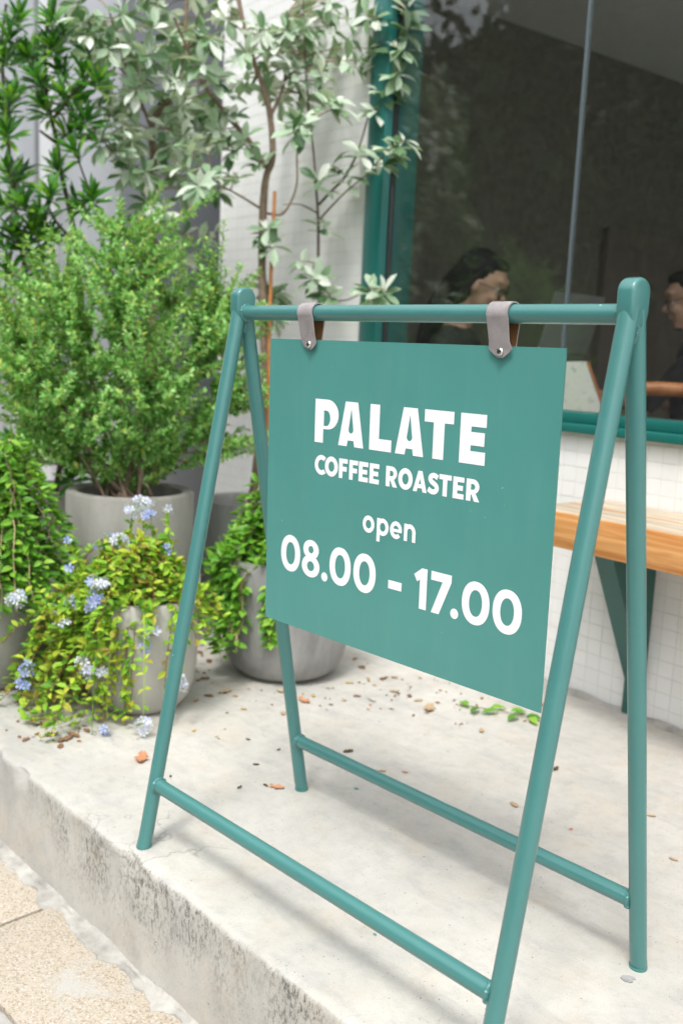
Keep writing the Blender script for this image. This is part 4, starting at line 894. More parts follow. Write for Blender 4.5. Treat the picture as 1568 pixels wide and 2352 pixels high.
# ------------------------------------------------------------------ trailing plants
def trailing(t_, centre, rim_r, rim_z, az, n_stems, reach, rise, drop, leaf, spacing, tpl, mat, singles=0, stem_mat='twig'):
    """stems arch out of the pot, over its rim and hang outside it"""
    pos, dr, up, L = [], [], [], []; stm = MB(); c = np.array([centre[0], centre[1], rim_z - 0.03]); paths = []
    for k in range(n_stems):
        a = math.radians(rng.choice(az) + rng.normal() * 22); hd = np.array([math.cos(a), math.sin(a), 0])
        r0 = rng.uniform(0, rim_r * 0.7); a0 = rng.uniform(0, 6.28)
        p0 = c + np.array([math.cos(a0), math.sin(a0), 0]) * r0
        R = rng.uniform(*reach); hgt = rng.uniform(*rise); dp = rng.uniform(*drop) * (1 if R > rim_r else 0)
        pth = []
        for i in range(22):
            tt = i / 21; rad = R * tt ** 0.85
            z = hgt * 4 * tt * (1 - tt) * (1 if tt < 0.5 else 1) + (0 if tt < 0.5 else 0) - dp * max(0, tt - 0.35) ** 1.6 / 0.65 ** 1.6 + 0.03 * tt
            q_ = p0 * (1 - tt) + (c + hd * rad) * tt + np.array([0, 0, z]) + rng.normal(size=3) * 0.004
            rr = np.hypot(q_[0] - c[0], q_[1] - c[1])
            if q_[2] < rim_z + 0.006 and rr > rim_r * 0.80 and rr < rim_r + 0.012:
                s_ = (rim_r + 0.012) / rr; q_[0] = c[0] + (q_[0] - c[0]) * s_; q_[1] = c[1] + (q_[1] - c[1]) * s_
            q_[2] = max(q_[2], 0.012 if rr > rim_r else rim_z - 0.05); pth.append(q_)
        pth = np.array(pth); paths.append(pth); stm.tube(pth, np.linspace(0.0022, 0.0009, 22), 4, False)
        seg = np.linalg.norm(np.diff(pth, axis=0), axis=1); cum = np.concatenate([[0], np.cumsum(seg)]); nl = max(6, int(cum[-1] * 0.9 / spacing))
        for i in range(nl):
            s_ = cum[-1] * (0.10 + 0.90 * (i + rng.random()) / nl); j = min(20, int(np.searchsorted(cum, s_) - 1)); j = max(j, 0)
            f_ = (s_ - cum[j]) / max(1e-6, seg[j]); q_ = pth[j] + (pth[j + 1] - pth[j]) * f_; ax = unit(pth[j + 1] - pth[j])
            side = unit(np.cross(ax, rng.normal(size=3)))
            out_ = unit(np.array([q_[0] - c[0], q_[1] - c[1], 0.02]))
            if np.dot(side, out_) < -0.2: side = -side
            if q_[2] < 0.02: side[2] = abs(side[2])
            pos.append(q_); dr.append(side + ax * rng.uniform(0.0, 0.7) + np.array([0, 0, 0.12])); up.append(out_ * 0.5 + np.array([0, 0, 0.9]) + rng.normal(size=3) * 0.35); L.append(rng.uniform(*leaf))
    part('stems', stm, stem_mat, t_, kind='stuff')
    pos, dr, up, L = map(np.array, (pos, dr, up, L)); o_ = rng.permutation(len(pos)); pos, dr, up, L = pos[o_], dr[o_], up[o_], L[o_]
    if singles:
        vis = np.argsort(-(pos - CAM) @ -CF)[:singles]; mask = np.zeros(len(pos), bool); mask[vis] = True
        leaf_objects('leaf', tpl, mat, t_, pos[mask], dr[mask], up[mask], L[mask]); pos, dr, up, L = pos[~mask], dr[~mask], up[~mask], L[~mask]
    part('foliage', leaf_mb(tpl, pos, dr, up, L), mat, t_, smooth=0, kind='stuff')
    return paths
flower = thing('flowering_shrub', 'trailing yellow-green plumbago with pale blue flower clusters over pale planter', 'flowering shrub', (P_FRONT[0], P_FRONT[1], 0.25))
trailing(flower, P_FRONT, 0.142, 0.295, [190, 215, 235, 255, 150, 100, 60, 20, 320, 240], 92, (0.06, 0.24), (0.05, 0.16), (0.02, 0.12), (0.017, 0.036), 0.0074, T_OVAL, 'lime', 0, 'red_stem')
trailing(flower, P_FRONT, 0.142, 0.295, [190, 205, 220, 235, 170], 62, (0.17, 0.38), (0.03, 0.13), (0.14, 0.38), (0.017, 0.036), 0.0084, T_OVAL, 'lime', 0, 'red_stem')
trailing(flower, P_FRONT, 0.142, 0.295, [240, 255, 275, 300, 312], 20, (0.155, 0.19), (0.01, 0.05), (0.10, 0.34), (0.016, 0.032), 0.0125, T_OVAL, 'lime', 0, 'red_stem')
trailing(flower, P_FRONT, 0.142, 0.295, [262, 270, 278], 9, (0.25, 0.31), (0.0, 0.02), (0.36, 0.40), (0.014, 0.028), 0.009, T_OVAL, 'lime', 0, 'red_stem')
trailing(flower, P_FRONT, 0.142, 0.295, [40, 20, 70], 8, (0.08, 0.16), (0.10, 0.14), (0.0, 0.01), (0.016, 0.033), 0.008, T_OVAL, 'lime', 0, 'red_stem')
PET = (np.array([(0, 0.12, 0), (-0.26, 0.62, 0.06), (-0.17, 0.98, 0.02), (0, 0.90, 0.0), (0.17, 0.98, 0.02), (0.26, 0.62, 0.06)]), [(0, 3, 2, 1), (0, 5, 4, 3)])
def flower_cluster(C, n, size, mat):
    C = np.asarray(C); pos, dr, up, L = [], [], [], []; tb_ = MB()
    for i in range(n):
        d = unit(-CF * 0.5 + np.array([0, 0, 0.45]) + rng.normal(size=3) * 0.62); fc = C + d * size * rng.uniform(0.35, 1.05) + rng.normal(size=3) * size * 0.28
        tb_.tube([C, fc], [0.0012, 0.0007], 4, False); a1 = unit(np.cross(d, rng.normal(size=3))); a2 = np.cross(d, a1); r_ = rng.uniform(0.0105, 0.014)
        for k in range(5):
            w_ = k * 2 * math.pi / 5; pos.append(fc); dr.append(a1 * math.cos(w_) + a2 * math.sin(w_) + d * 0.18); up.append(d); L.append(r_)
    mb = leaf_mb(PET, *map(np.array, (pos, dr, up, L))); mb.cur = 1; nb = len(mb.f); mb.add(tb_.v, tb_.f)
    a_ = math.atan2(C[1] - P_FRONT[1], C[0] - P_FRONT[0]); rr_ = np.hypot(C[0] - P_FRONT[0], C[1] - P_FRONT[1]); b0 = np.array([P_FRONT[0] + 0.11 * math.cos(a_), P_FRONT[1] + 0.11 * math.sin(a_), 0.275])
    m0 = np.array([P_FRONT[0] + max(0.17, rr_) * math.cos(a_), P_FRONT[1] + max(0.17, rr_) * math.sin(a_), max(0.34, C[2] * 0.6 + 0.14)]) if C[2] < 0.30 else (b0 + C) / 2 + np.array([0, 0, 0.02])
    pth = bez(b0, m0, C, 14); mb.add(*(lambda q_: (q_.v, q_.f))(MB().tube(pth, np.linspace(0.0018, 0.001, 14), 4, False)))
    lp_, ld_, lu_, ll_ = [], [], [], []
    for k in range(22):
        tt = 0.3 + 0.65 * (k + rng.random()) / 22; q_ = pth[int(tt * 13)]; lp_.append(q_); sd = unit(rng.normal(size=3)); ld_.append(sd + np.array([0, 0, 0.2])); lu_.append(np.array([0.3, -0.3, 1.0]) + rng.normal(size=3) * 0.3); ll_.append(rng.uniform(0.014, 0.03))
    leaf_mb(T_OVAL, *map(np.array, (lp_, ld_, lu_, ll_)), mb)
    part('flower_cluster', mb, [mat, 'lime'], flower, smooth=0)
for px, py, d, n, sz, mt in [(330, 1160, 2.55, 14, 0.024, 'petal'), (305, 1178, 2.55, 10, 0.02, 'petal'), (345, 1185, 2.54, 6, 0.014, 'petal_blue'), (275, 1246, 2.5, 16, 0.026, 'petal'), (245, 1243, 2.52, 7, 0.018, 'petal_blue'), (385, 1170, 2.58, 3, 0.012, 'petal'),
        (235, 1350, 2.40, 16, 0.024, 'petal'), (213, 1340, 2.40, 5, 0.013, 'petal_blue'), (222, 1388, 2.39, 15, 0.024, 'petal_blue'), (168, 1388, 2.40, 7, 0.016, 'petal_blue'), (42, 1375, 2.42, 14, 0.023, 'petal'), (145, 1433, 2.38, 5, 0.012, 'petal'), (350, 1460, 2.40, 11, 0.022, 'petal'),
        (335, 1485, 2.40, 6, 0.016, 'petal_blue'), (195, 1535, 2.37, 15, 0.026, 'petal'), (232, 1543, 2.37, 5, 0.012, 'petal'), (64, 1538, 2.40, 9, 0.018, 'petal_blue'), (55, 1575, 2.40, 7, 0.014, 'petal_blue'), (330, 1662, 2.36, 13, 0.022, 'petal'), (246, 1675, 2.36, 5, 0.011, 'petal_blue'),
        (212, 1692, 2.36, 5, 0.012, 'petal'), (422, 1570, 2.40, 8, 0.016, 'petal'), (150, 1243, 2.5, 4, 0.012, 'petal_blue'), (383, 1268, 2.5, 4, 0.011, 'petal_blue'), (160, 1305, 2.45, 2, 0.008, 'petal_blue')]:
    flower_cluster(at(px, py, d), n, sz, mt)
herb = thing('trailing_herb', 'fresh green trailing herb spilling over the dark cement planter', 'herb', (P_MID[0], P_MID[1], 0.30))
HP = trailing(herb, P_MID, 0.176, 0.345, [200, 225, 240, 180, 150, 120, 90, 60, 30, 0, 330, 260], 34, (0.05, 0.23), (0.06, 0.22), (0.02, 0.10), (0.028, 0.048), 0.0125, T_OVAL, 'herb', 200)
HP += trailing(herb, P_MID, 0.176, 0.345, [200, 212, 224, 236], 13, (0.19, 0.26), (0.05, 0.14), (0.02, 0.16), (0.028, 0.048), 0.0115, T_OVAL, 'herb')
HP += trailing(herb, P_MID, 0.176, 0.345, [228, 242, 255], 12, (0.19, 0.23), (0.05, 0.14), (0.10, 0.22), (0.028, 0.046), 0.0115, T_OVAL, 'herb')
herb2 = thing('leafy_herb', 'bushy mid-green herb growing in the planter left of the blue flowers', 'herb', (P_LEFT[0], P_LEFT[1], 0.25))
HP += trailing(herb, P_MID, 0.176, 0.345, [244, 257, 270, 285], 16, (0.19, 0.23), (0.06, 0.16), (0.14, 0.28), (0.028, 0.046), 0.0115, T_OVAL, 'herb')
HP += trailing(herb, P_MID, 0.176, 0.345, [180, 210, 240, 270, 300], 24, (0.06, 0.19), (0.14, 0.24), (0.0, 0.03), (0.028, 0.046), 0.0115, T_OVAL, 'herb')
HP2 = trailing(herb2, P_LEFT, 0.142, 0.300, [0, 40, 60, 80, 100, 120, 160, 200, 240, 280, 320], 110, (0.04, 0.30), (0.08, 0.40), (0.0, 0.08), (0.024, 0.042), 0.010, T_OVAL, 'herb', 150)
def dress(t_, paths, stalks, blossoms):
    paths = sorted(paths, key=lambda q_: (q_[-1] - CAM) @ CF)
    for pth in paths[:stalks * 3:3]:
        q = MB(); q.tube(pth[6:] + unit(CAM - pth[12]) * 0.012, np.linspace(0.0026, 0.0014, 16), 5); part('dry_stalk', q, 'dry_stem', t_)
    for pth in paths[1:blossoms * 2 + 1:2]:
        C = pth[-2] + np.array([0, 0, 0.004]); n = 6; w_ = np.arange(n) * 1.05
        part('blossom', leaf_mb(T_OVAL, np.repeat(C[None], n, 0), np.stack([np.cos(w_), np.sin(w_), 0 * w_ + 0.5], 1), np.tile([0.5, -0.5, 0.7], (n, 1)), np.full(n, 0.008)), 'petal_yellow', t_, smooth=0)
dress(herb, HP, 6, 12); dress(herb2, HP2, 6, 0)

#@@INTERIOR
# ------------------------------------------------------------------ people and furniture behind the glass
def remesh(mb, voxel, smooth_it, name, keep=None):
    me = mb.mesh('tmp', (0, 0, 0), 0); o = bpy.data.objects.new('tmp', me); COL.objects.link(o)
    r_ = o.modifiers.new('r', 'REMESH'); r_.mode = 'VOXEL'; r_.voxel_size = voxel
    s_ = o.modifiers.new('s', 'SMOOTH'); s_.iterations = smooth_it; s_.factor = 0.5
    dg = bpy.context.evaluated_depsgraph_get(); ev = o.evaluated_get(dg); m2 = bpy.data.meshes.new_from_object(ev); m2.name = name
    bpy.data.objects.remove(o); bpy.data.meshes.remove(me)
    m2.polygons.foreach_set('use_smooth', [True] * len(m2.polygons)); return m2
def capsule(mb, a, b_, r0, r1, n=12):
    a, b_ = np.asarray(a, float), np.asarray(b_, float); mb.tube([a + (b_ - a) * k / 6 for k in range(7)], [r0 + (r1 - r0) * k / 6 for k in range(7)], n)
    mb.sphere(a, r0, n, 8); mb.sphere(b_, r1, n, 8)
class Fr:                                   # a local frame: forward, left, up
    def __init__(s, o, yaw, pitch=0.0):
        s.o = np.asarray(o, float); c, n_ = math.cos(yaw), math.sin(yaw); cp, sp_ = math.cos(pitch), math.sin(pitch)
        s.F = np.array([c * cp, n_ * cp, -sp_]); s.L = np.array([-n_, c, 0]); s.U = np.array([c * sp_, n_ * sp_, cp])
    def __call__(s, f, l, u): return s.o + s.F * f + s.L * l + s.U * u
def ellip(mb, fr, c, r, n=16, m=12):
    tmp = MB(); tmp.sphere((0, 0, 0), r, n, m); mb.add([fr(c[0] + q[0], c[1] + q[1], c[2] + q[2]) for q in tmp.v], tmp.f)
def person(label, head, yaw, pitch, body_yaw, neck_base, hips, hands, knees, long_hair, seat_z):
    t_ = thing('person', label, 'person', (hips[0], hips[1], 0.010))
    h_ = Fr(head, yaw, pitch); B = Fr(neck_base, body_yaw)
    mb = MB()
    ellip(mb, h_, (-0.012, 0, 0.020), (0.096, 0.076, 0.098)); ellip(mb, h_, (0.022, 0, -0.045), (0.066, 0.058, 0.072)); ellip(mb, h_, (0.048, 0, -0.095), (0.034, 0.034, 0.026))
    ellip(mb, h_, (0.092, 0, -0.022), (0.022, 0.014, 0.016)); ellip(mb, h_, (0.082, 0, 0.000), (0.012, 0.009, 0.030)); ellip(mb, h_, (0.082, 0, -0.058), (0.012, 0.024, 0.010)); ellip(mb, h_, (0.066, 0, 0.040), (0.028, 0.056, 0.020))
    for sg in (-1, 1):
        ellip(mb, h_, (-0.006, 0.076 * sg, -0.012), (0.018, 0.012, 0.030)); ellip(mb, h_, (0.062, 0.036 * sg, -0.030), (0.026, 0.024, 0.022))
    nb = np.asarray(neck_base, float); capsule(mb, h_(-0.03, 0, -0.06), nb, 0.050, 0.056)
    hp = np.asarray(hips, float); tmp = MB()
    for k in range(8):
        tt = k / 7; c = nb + (hp - nb) * tt + B.F * 0.01 * math.sin(tt * 3); w_ = (0.06, 0.15, 0.175, 0.165, 0.15, 0.15, 0.165, 0.165)[k]; dd = (0.055, 0.085, 0.11, 0.115, 0.105, 0.105, 0.115, 0.115)[k]
        fr = Fr(c, body_yaw); ellip(mb, fr, (0, 0, 0), (dd, w_, 0.085))
    for sg, hand, knee in ((1, hands[0], knees[0]), (-1, hands[1], knees[1])):
        sh = B(0.0, 0.165 * sg, -0.075); hand = np.asarray(hand, float); mid = (sh + hand) / 2 + np.array([0, 0, -0.11]) + B.L * 0.05 * sg
        capsule(mb, sh, mid, 0.050, 0.040); capsule(mb, mid, hand, 0.038, 0.025)
        hf = unit(hand - mid); hl = unit(np.cross([0, 0, 1], hf)); pal = hand + hf * 0.05
        capsule(mb, hand, pal, 0.024, 0.026, 8); capsule(mb, hand + hl * 0.02, hand + hl * 0.045 * -sg + hf * 0.05, 0.011, 0.008, 8)
        for k in range(4):
            b0 = pal + hl * (k - 1.5) * 0.017 + hf * 0.015; b1 = b0 + hf * 0.035; b2 = b1 + hf * (0.030 - 0.004 * abs(k - 1)) + np.array([0, 0, -0.012])
            capsule(mb, b0, b1, 0.0095, 0.0088, 8); capsule(mb, b1, b2, 0.0088, 0.0075, 8)
        knee = np.asarray(knee, float); hj = Fr(hp, body_yaw)(0.02, 0.09 * sg, -0.01); capsule(mb, hj, knee, 0.085, 0.058); ft = knee + np.array([0, 0, -(knee[2] - 0.075)]) - B.F * 0.03
        capsule(mb, knee, ft, 0.055, 0.040); capsule(mb, ft + np.array([0, 0, -0.03]), ft + B.F * 0.15 + np.array([0, 0, -0.038]), 0.034, 0.028)
    me = remesh(mb, 0.0062, 3, 'body'); mats(me, ['skin', 'shirt'])
    nz_ = nb[2] - 0.025; hc = [np.asarray(q_, float) for q_ in hands]
    for pl in me.polygons:
        c = np.array(pl.center); v_ = c - nb
        near = min(np.linalg.norm(c - q_) for q_ in hc)
        elbow = min(np.linalg.norm(c - ((B(0, 0.165 * sg, -0.075) + q_) / 2 + np.array([0, 0, -0.11]))) for sg, q_ in ((1, hc[0]), (-1, hc[1])))
        axis_ = np.linalg.norm((c - nb)[:2]); pl.material_index = 0 if (c[2] > nb[2] + 0.05 or (c[2] > nb[2] - 0.005 and axis_ < 0.068) or near < 0.22 or elbow < 0.07) else 1
    b_ = BASE[t_.name]
    me.transform(Matrix.Translation((-b_[0], -b_[1], -b_[2])))
    o = bpy.data.objects.new('body', me); COL.objects.link(o); o.parent = t_; BASE[o.name] = b_
    hb = MB(); ellip(hb, h_, (-0.034, 0, 0.038), (0.098, 0.086, 0.094)); ellip(hb, h_, (0.018, 0, 0.090), (0.054, 0.066, 0.032))
    if long_hair:
        ellip(hb, h_, (-0.070, 0, -0.030), (0.075, 0.086, 0.105))
        for k in range(9):
            sgl = (k - 4) / 4; p0 = h_(-0.070, 0.066 * sgl, 0.045); p1 = nb - B.F * 0.085 + B.L * 0.085 * sgl + np.array([0, 0, 0.0]); p2 = nb - B.F * 0.125 + B.L * 0.10 * sgl + np.array([0, 0, -0.20])
            hb.tube(bez(p0, p1 + np.array([0, 0, 0.10]) - B.F * 0.05, p2, 12), np.linspace(0.036, 0.014, 12), 8)
        for sg in (-1, 1): hb.tube(bez(h_(0.008, 0.072 * sg, 0.070), h_(-0.030, 0.088 * sg, 0.0), h_(-0.060, 0.078 * sg, -0.10), 8), np.linspace(0.013, 0.022, 8), 8)
    hm = remesh(hb, 0.0062, 2, 'hair'); mats(hm, 'hair')
    # keep the face clear of hair
    bm = bmesh.new(); bm.from_mesh(hm); 
    for v_ in bm.verts:
        q_ = np.array(v_.co) - h_.o; f_, u_ = q_ @ h_.F, q_ @ h_.U
        v_.co += Vector(tuple(unit(rng.normal(size=3)) * 0.0012))
    bm.to_mesh(hm); bm.free()
    hm.transform(Matrix.Translation((-b_[0], -b_[1], -b_[2]))); ho = bpy.data.objects.new('hair', hm); COL.objects.link(ho); ho.parent = t_; BASE[ho.name] = b_
    gl_ = MB()
    for sg in (-1, 1):
        ring_ = [h_(0.093 - 0.004 * abs(math.cos(w_)), 0.033 * sg + 0.025 * math.cos(w_), -0.004 + 0.021 * math.sin(w_)) for w_ in np.linspace(0, 2 * math.pi, 21)]
        gl_.tube(ring_, 0.0034, 6); gl_.tube([h_(0.088, 0.058 * sg, 0.002), h_(0.04, 0.079 * sg, 0.004), h_(-0.01, 0.084 * sg, 0.0)], 0.0020, 6)
        e_ = MB(); tmp = MB(); tmp.sphere((0, 0, 0), 0.0115, 12, 8); e_.add([h_(0.066 + q_[0], 0.033 * sg + q_[1], -0.002 + q_[2]) for q_ in tmp.v], tmp.f); eye = part('eye', e_, 'eye_white', t_)
        e2 = MB(); tmp = MB(); tmp.sphere((0, 0, 0), 0.0055, 10, 8); e2.add([h_(0.0745 + q_[0] * 0.7, 0.033 * sg + q_[1], -0.002 + q_[2]) for q_ in tmp.v], tmp.f); part('iris', e2, 'hair', eye)
    gl_.tube([h_(0.094, 0.009, 0.004), h_(0.098, 0, 0.006), h_(0.094, -0.009, 0.004)], 0.0020, 6); part('glasses', gl_, 'eyewear', t_)
    return t_
PA = np.array([-1.022, 1.982, 1.228])       # the woman's head
person('person with long black hair and glasses in black top, seated reading behind window', PA, 0.45, 0.40, 0.35, (-1.112, 1.946, 1.060), (-1.155, 1.925, 0.56), ((-0.84, 2.13, 0.80), (-0.84, 1.89, 0.80)), ((-0.76, 2.16, 0.54), (-0.72, 1.96, 0.54)), True, 0.45)
PB_ = np.array([-0.500, 2.665, 1.215])
person('person in dark clothes with short black hair seated at the wooden chair behind glass', PB_, -2.6, 0.25, -2.75, (-0.455, 2.69, 1.045), (-0.42, 2.70, 0.55), ((-0.76, 2.55, 0.80), (-0.68, 2.77, 0.80)), ((-0.79, 2.49, 0.53), (-0.83, 2.67, 0.53)), False, 0.45)
def stool(c, label):
    t_ = thing('stool', label, 'stool', (c[0], c[1], 0.010)); part('seat', MB().lathe([(0.02, 0.0), (0.165, 0.0), (0.175, 0.01), (0.175, 0.03), (0.165, 0.04), (0.02, 0.04)], 32, (c[0], c[1], 0.425)), 'chair_wood', t_)
    for k in range(4):
        a = math.pi / 4 + k * math.pi / 2; part('leg', MB().tube([(c[0] + 0.11 * math.cos(a), c[1] + 0.11 * math.sin(a), 0.425), (c[0] + 0.17 * math.cos(a), c[1] + 0.17 * math.sin(a), 0.010)], 0.014, 8), 'chair_wood', t_)
stool((-1.155, 1.925), 'round wooden stool under the long-haired person')
stool((-0.42, 2.70), 'round wooden stool under the short-haired person')
# table with laptop on a riser
tab = thing('cafe_table', 'small square cafe table carrying a raised laptop', 'table', (-0.80, 2.10, 0.010))
part('tabletop', MB().box((-1.02, 1.80, 0.735), (-0.48, 2.40, 0.762), 0.004), 'panel_wood', tab)
part('pedestal', MB().tube([(-0.76, 2.10, 0.03), (-0.76, 2.10, 0.735)], 0.03, 16), 'gasket', tab); part('foot_plate', MB().lathe([(0.02, 0), (0.20, 0.0), (0.20, 0.012), (0.05, 0.02)], 32, (-0.76, 2.10, 0.010)), 'gasket', tab)
rs = thing('laptop_riser', 'angled metal riser lifting the laptop above the table', 'stand', (-0.80, 2.06, 0.762))
for yy in (1.96, 2.16):
    part('arm', MB().tube([(-0.72, yy, 0.764), (-0.70, yy, 0.90), (-0.88, yy, 0.945)], 0.006, 8), 'laptop', rs)
part('tray', MB().box((-0.92, 1.92, 0.951), (-0.68, 2.20, 0.957), 0.002), 'laptop', rs)
lp = thing('laptop', 'open grey laptop in front of the long-haired person', 'laptop', (-0.80, 2.06, 0.957))
part('keyboard_base', MB().box((-0.92, 1.90, 0.9575), (-0.69, 2.22, 0.972), 0.004), 'laptop', lp)
part('lid', MB().prism([(1.90, 0.973), (2.22, 0.973), (2.22, 1.19), (1.90, 1.19)], lambda a, b_, t_: (-0.685 + t_ + (b_ - 0.973) * 0.28, a, b_), 0.0, 0.008), 'laptop', lp)
part('screen', MB().prism([(1.91, 0.985), (2.21, 0.985), (2.21, 1.18), (1.91, 1.18)], lambda a, b_, t_: (-0.6862 + t_ + (b_ - 0.973) * 0.28, a, b_), 0.0, 0.0008), 'laptop_dark', lp)
q = MB(); q.lathe([(0.022, 0), (0.030, 0.004), (0.040, 0.075), (0.038, 0.075), (0.028, 0.008)], 24, (-0.56, 1.90, 0.7625))
solo('cup', q, 'cup', 'small white cup on the cafe table', 'cup', (-0.56, 1.90, 0.7625))
# terrazzo slab with timber edge, standing near the glass
sl = thing('terrazzo_slab', 'pale terrazzo slab with brown edge leaning inside the window', 'slab', (-0.38, 1.76, 0.010))
poly_ = [(0.10, 0.010), (-0.21, 0.010), (-0.10, 0.938), (0.035, 0.944)]
def slab3(a, b_, t_): return (-0.415 + a * -0.688 + t_ * 0.724, 1.80 - a * 0.724 - t_ * 0.688, b_)
poly_ = [(-x, z) for x, z in poly_]
part('panel', MB().prism([(-0.10, 0.011), (0.46, 0.011), (0.055, 0.944), (-0.055, 0.938)], lambda a, b_, t_: (-0.475 + a * 0.80 + t_ * 0.6, 1.80 + a * 0.60 - t_ * 0.80, b_), 0.0, 0.025), 'terrazzo', sl, smooth=20)
part('edging', MB().prism([(0.461, 0.011), (0.471, 0.011), (0.066, 0.944), (0.056, 0.944)], lambda a, b_, t_: (-0.475 + a * 0.80 + t_ * 0.6, 1.80 + a * 0.60 - t_ * 0.80, b_), -0.004, 0.029), 'chair_wood', sl, smooth=20)
# wooden chair by the glass
ch = thing('wooden_chair', 'orange-brown wooden chair behind the glass near the stand post', 'chair', (-0.05, 2.0, 0.010))
def cw(a, b_, z): return (-0.17 + a * 0.80 - b_ * 0.6, 1.93 + a * 0.60 + b_ * 0.8, z)
for a in (-0.20, 0.20):
    part('leg', MB().tube([cw(a, -0.20, 0.010), cw(a, -0.17, 0.45), cw(a, -0.24, 0.88)], [0.014, 0.017, 0.014], 10), 'chair_wood', ch); part('leg', MB().tube([cw(a, 0.21, 0.010), cw(a, 0.18, 0.45)], [0.014, 0.017], 10), 'chair_wood', ch)
part('seat', MB().prism([(-0.22, -0.20), (0.22, -0.20), (0.24, 0.22), (-0.24, 0.22)], lambda a, b_, t_: cw(a, b_, t_), 0.435, 0.46), 'chair_wood', ch)
part('back_rail', MB().tube([cw(-0.20, -0.24, 0.86), cw(-0.07, -0.27, 0.87), cw(0.07, -0.27, 0.87), cw(0.20, -0.24, 0.86)], 0.022, 10), 'chair_wood', ch)
part('back_rail', MB().tube([cw(-0.20, -0.20, 0.66), cw(0, -0.225, 0.66), cw(0.20, -0.20, 0.66)], 0.014, 10), 'chair_wood', ch)

#@@LITTER
# ------------------------------------------------------------------ litter on the terrace
DRY = {'brown': ('dry_brown', 'curled brown dead leaf'), 'orange': ('dry_orange', 'orange-pink dry leaf'), 'yellow': ('dry_yellow', 'yellow fallen leaf'), 'tan': ('dry_tan', 'pale tan leaf scrap'), 'dark': ('dry_dark', 'small dark leaf scrap')}
DME = {}
for k_, (mt, _) in DRY.items():
    for i in range(3):
        n = 9; vs = []; fs = []
        for a in range(n):
            tt = a / (n - 1); wd = (0.03 + 0.22 * math.sin(math.pi * min(1, tt * 0.95 + 0.03)) ** 0.7) * (1 + 0.9 * noise.noise((a * 0.9, i * 5.0, len(k_))))
            for s_ in (-1, 0, 1):
                vs.append((s_ * wd + 0.06 * noise.noise((a * 0.5, s_, i)), tt - 0.5, 0.03 + (0.16 * abs(s_) * (0.6 + 0.8 * noise.noise((a * 0.4, i * 3.0, 8)))) + 0.10 * (tt - 0.5) ** 2 * 4 * (i % 2)))
        mn = min(q_[2] for q_ in vs); vs = [(x, y, z - mn) for x, y, z in vs]
        for a in range(n - 1):
            for s_ in (0, 1): fs.append((a * 3 + s_, a * 3 + s_ + 1, a * 3 + s_ + 4, a * 3 + s_ + 3))
        me = bpy.data.meshes.new('dry_leaf'); me.from_pydata(vs, [], fs); me.polygons.foreach_set('use_smooth', [True] * len(fs)); mats(me, mt); DME[(k_, i)] = me
def dry(kind, x, y, size, label=None, group=None, rot=None):
    o = bpy.data.objects.new('dry_leaf', DME[(kind, random.randrange(3))]); COL.objects.link(o)
    o.location = (x, y, 0.0012); o.scale = (size, size, size * random.uniform(0.7, 1.1)); o.rotation_euler = (0, 0, rot if rot is not None else random.uniform(0, 6.28))
    if y > 0.80: place = 'near the tiled wall'
    elif math.hypot(x - P_MID[0], y - P_MID[1]) < 0.36: place = 'at the foot of the dark cement planter'
    elif x < -0.42 and y > 0.28: place = 'between the tall planter and dark cement planter'
    elif x < -0.42: place = 'below the trailing blue flowers'
    elif -0.20 < y < 0.22: place = 'under the sign stand'
    else: place = 'on the terrace behind the sign stand'
    tag(o, label or DRY[kind][1] + ' ' + place, 'leaf', group or (kind + ' leaves ' + place))
    if label: del o['group']
def ground(px, py):
    d = CF + CR * (px - 784) / FPX - CU * (py - 1176) / FPX; q_ = CAM - d * CAM[2] / d[2]; return q_[0], q_[1]
dry('orange', *ground(325, 1746), 0.050, 'orange-pink dry leaf beside the front left foot and flowers')
dry('orange', *ground(636, 1810), 0.034, 'orange-pink dry leaf beside the rear left foot of the stand')
dry('orange', *ground(699, 1612), 0.042, 'orange-brown dry leaf at the front of the dark cement planter')
dry('tan', *ground(985, 1630), 0.055, 'long curled tan leaf behind the sign')
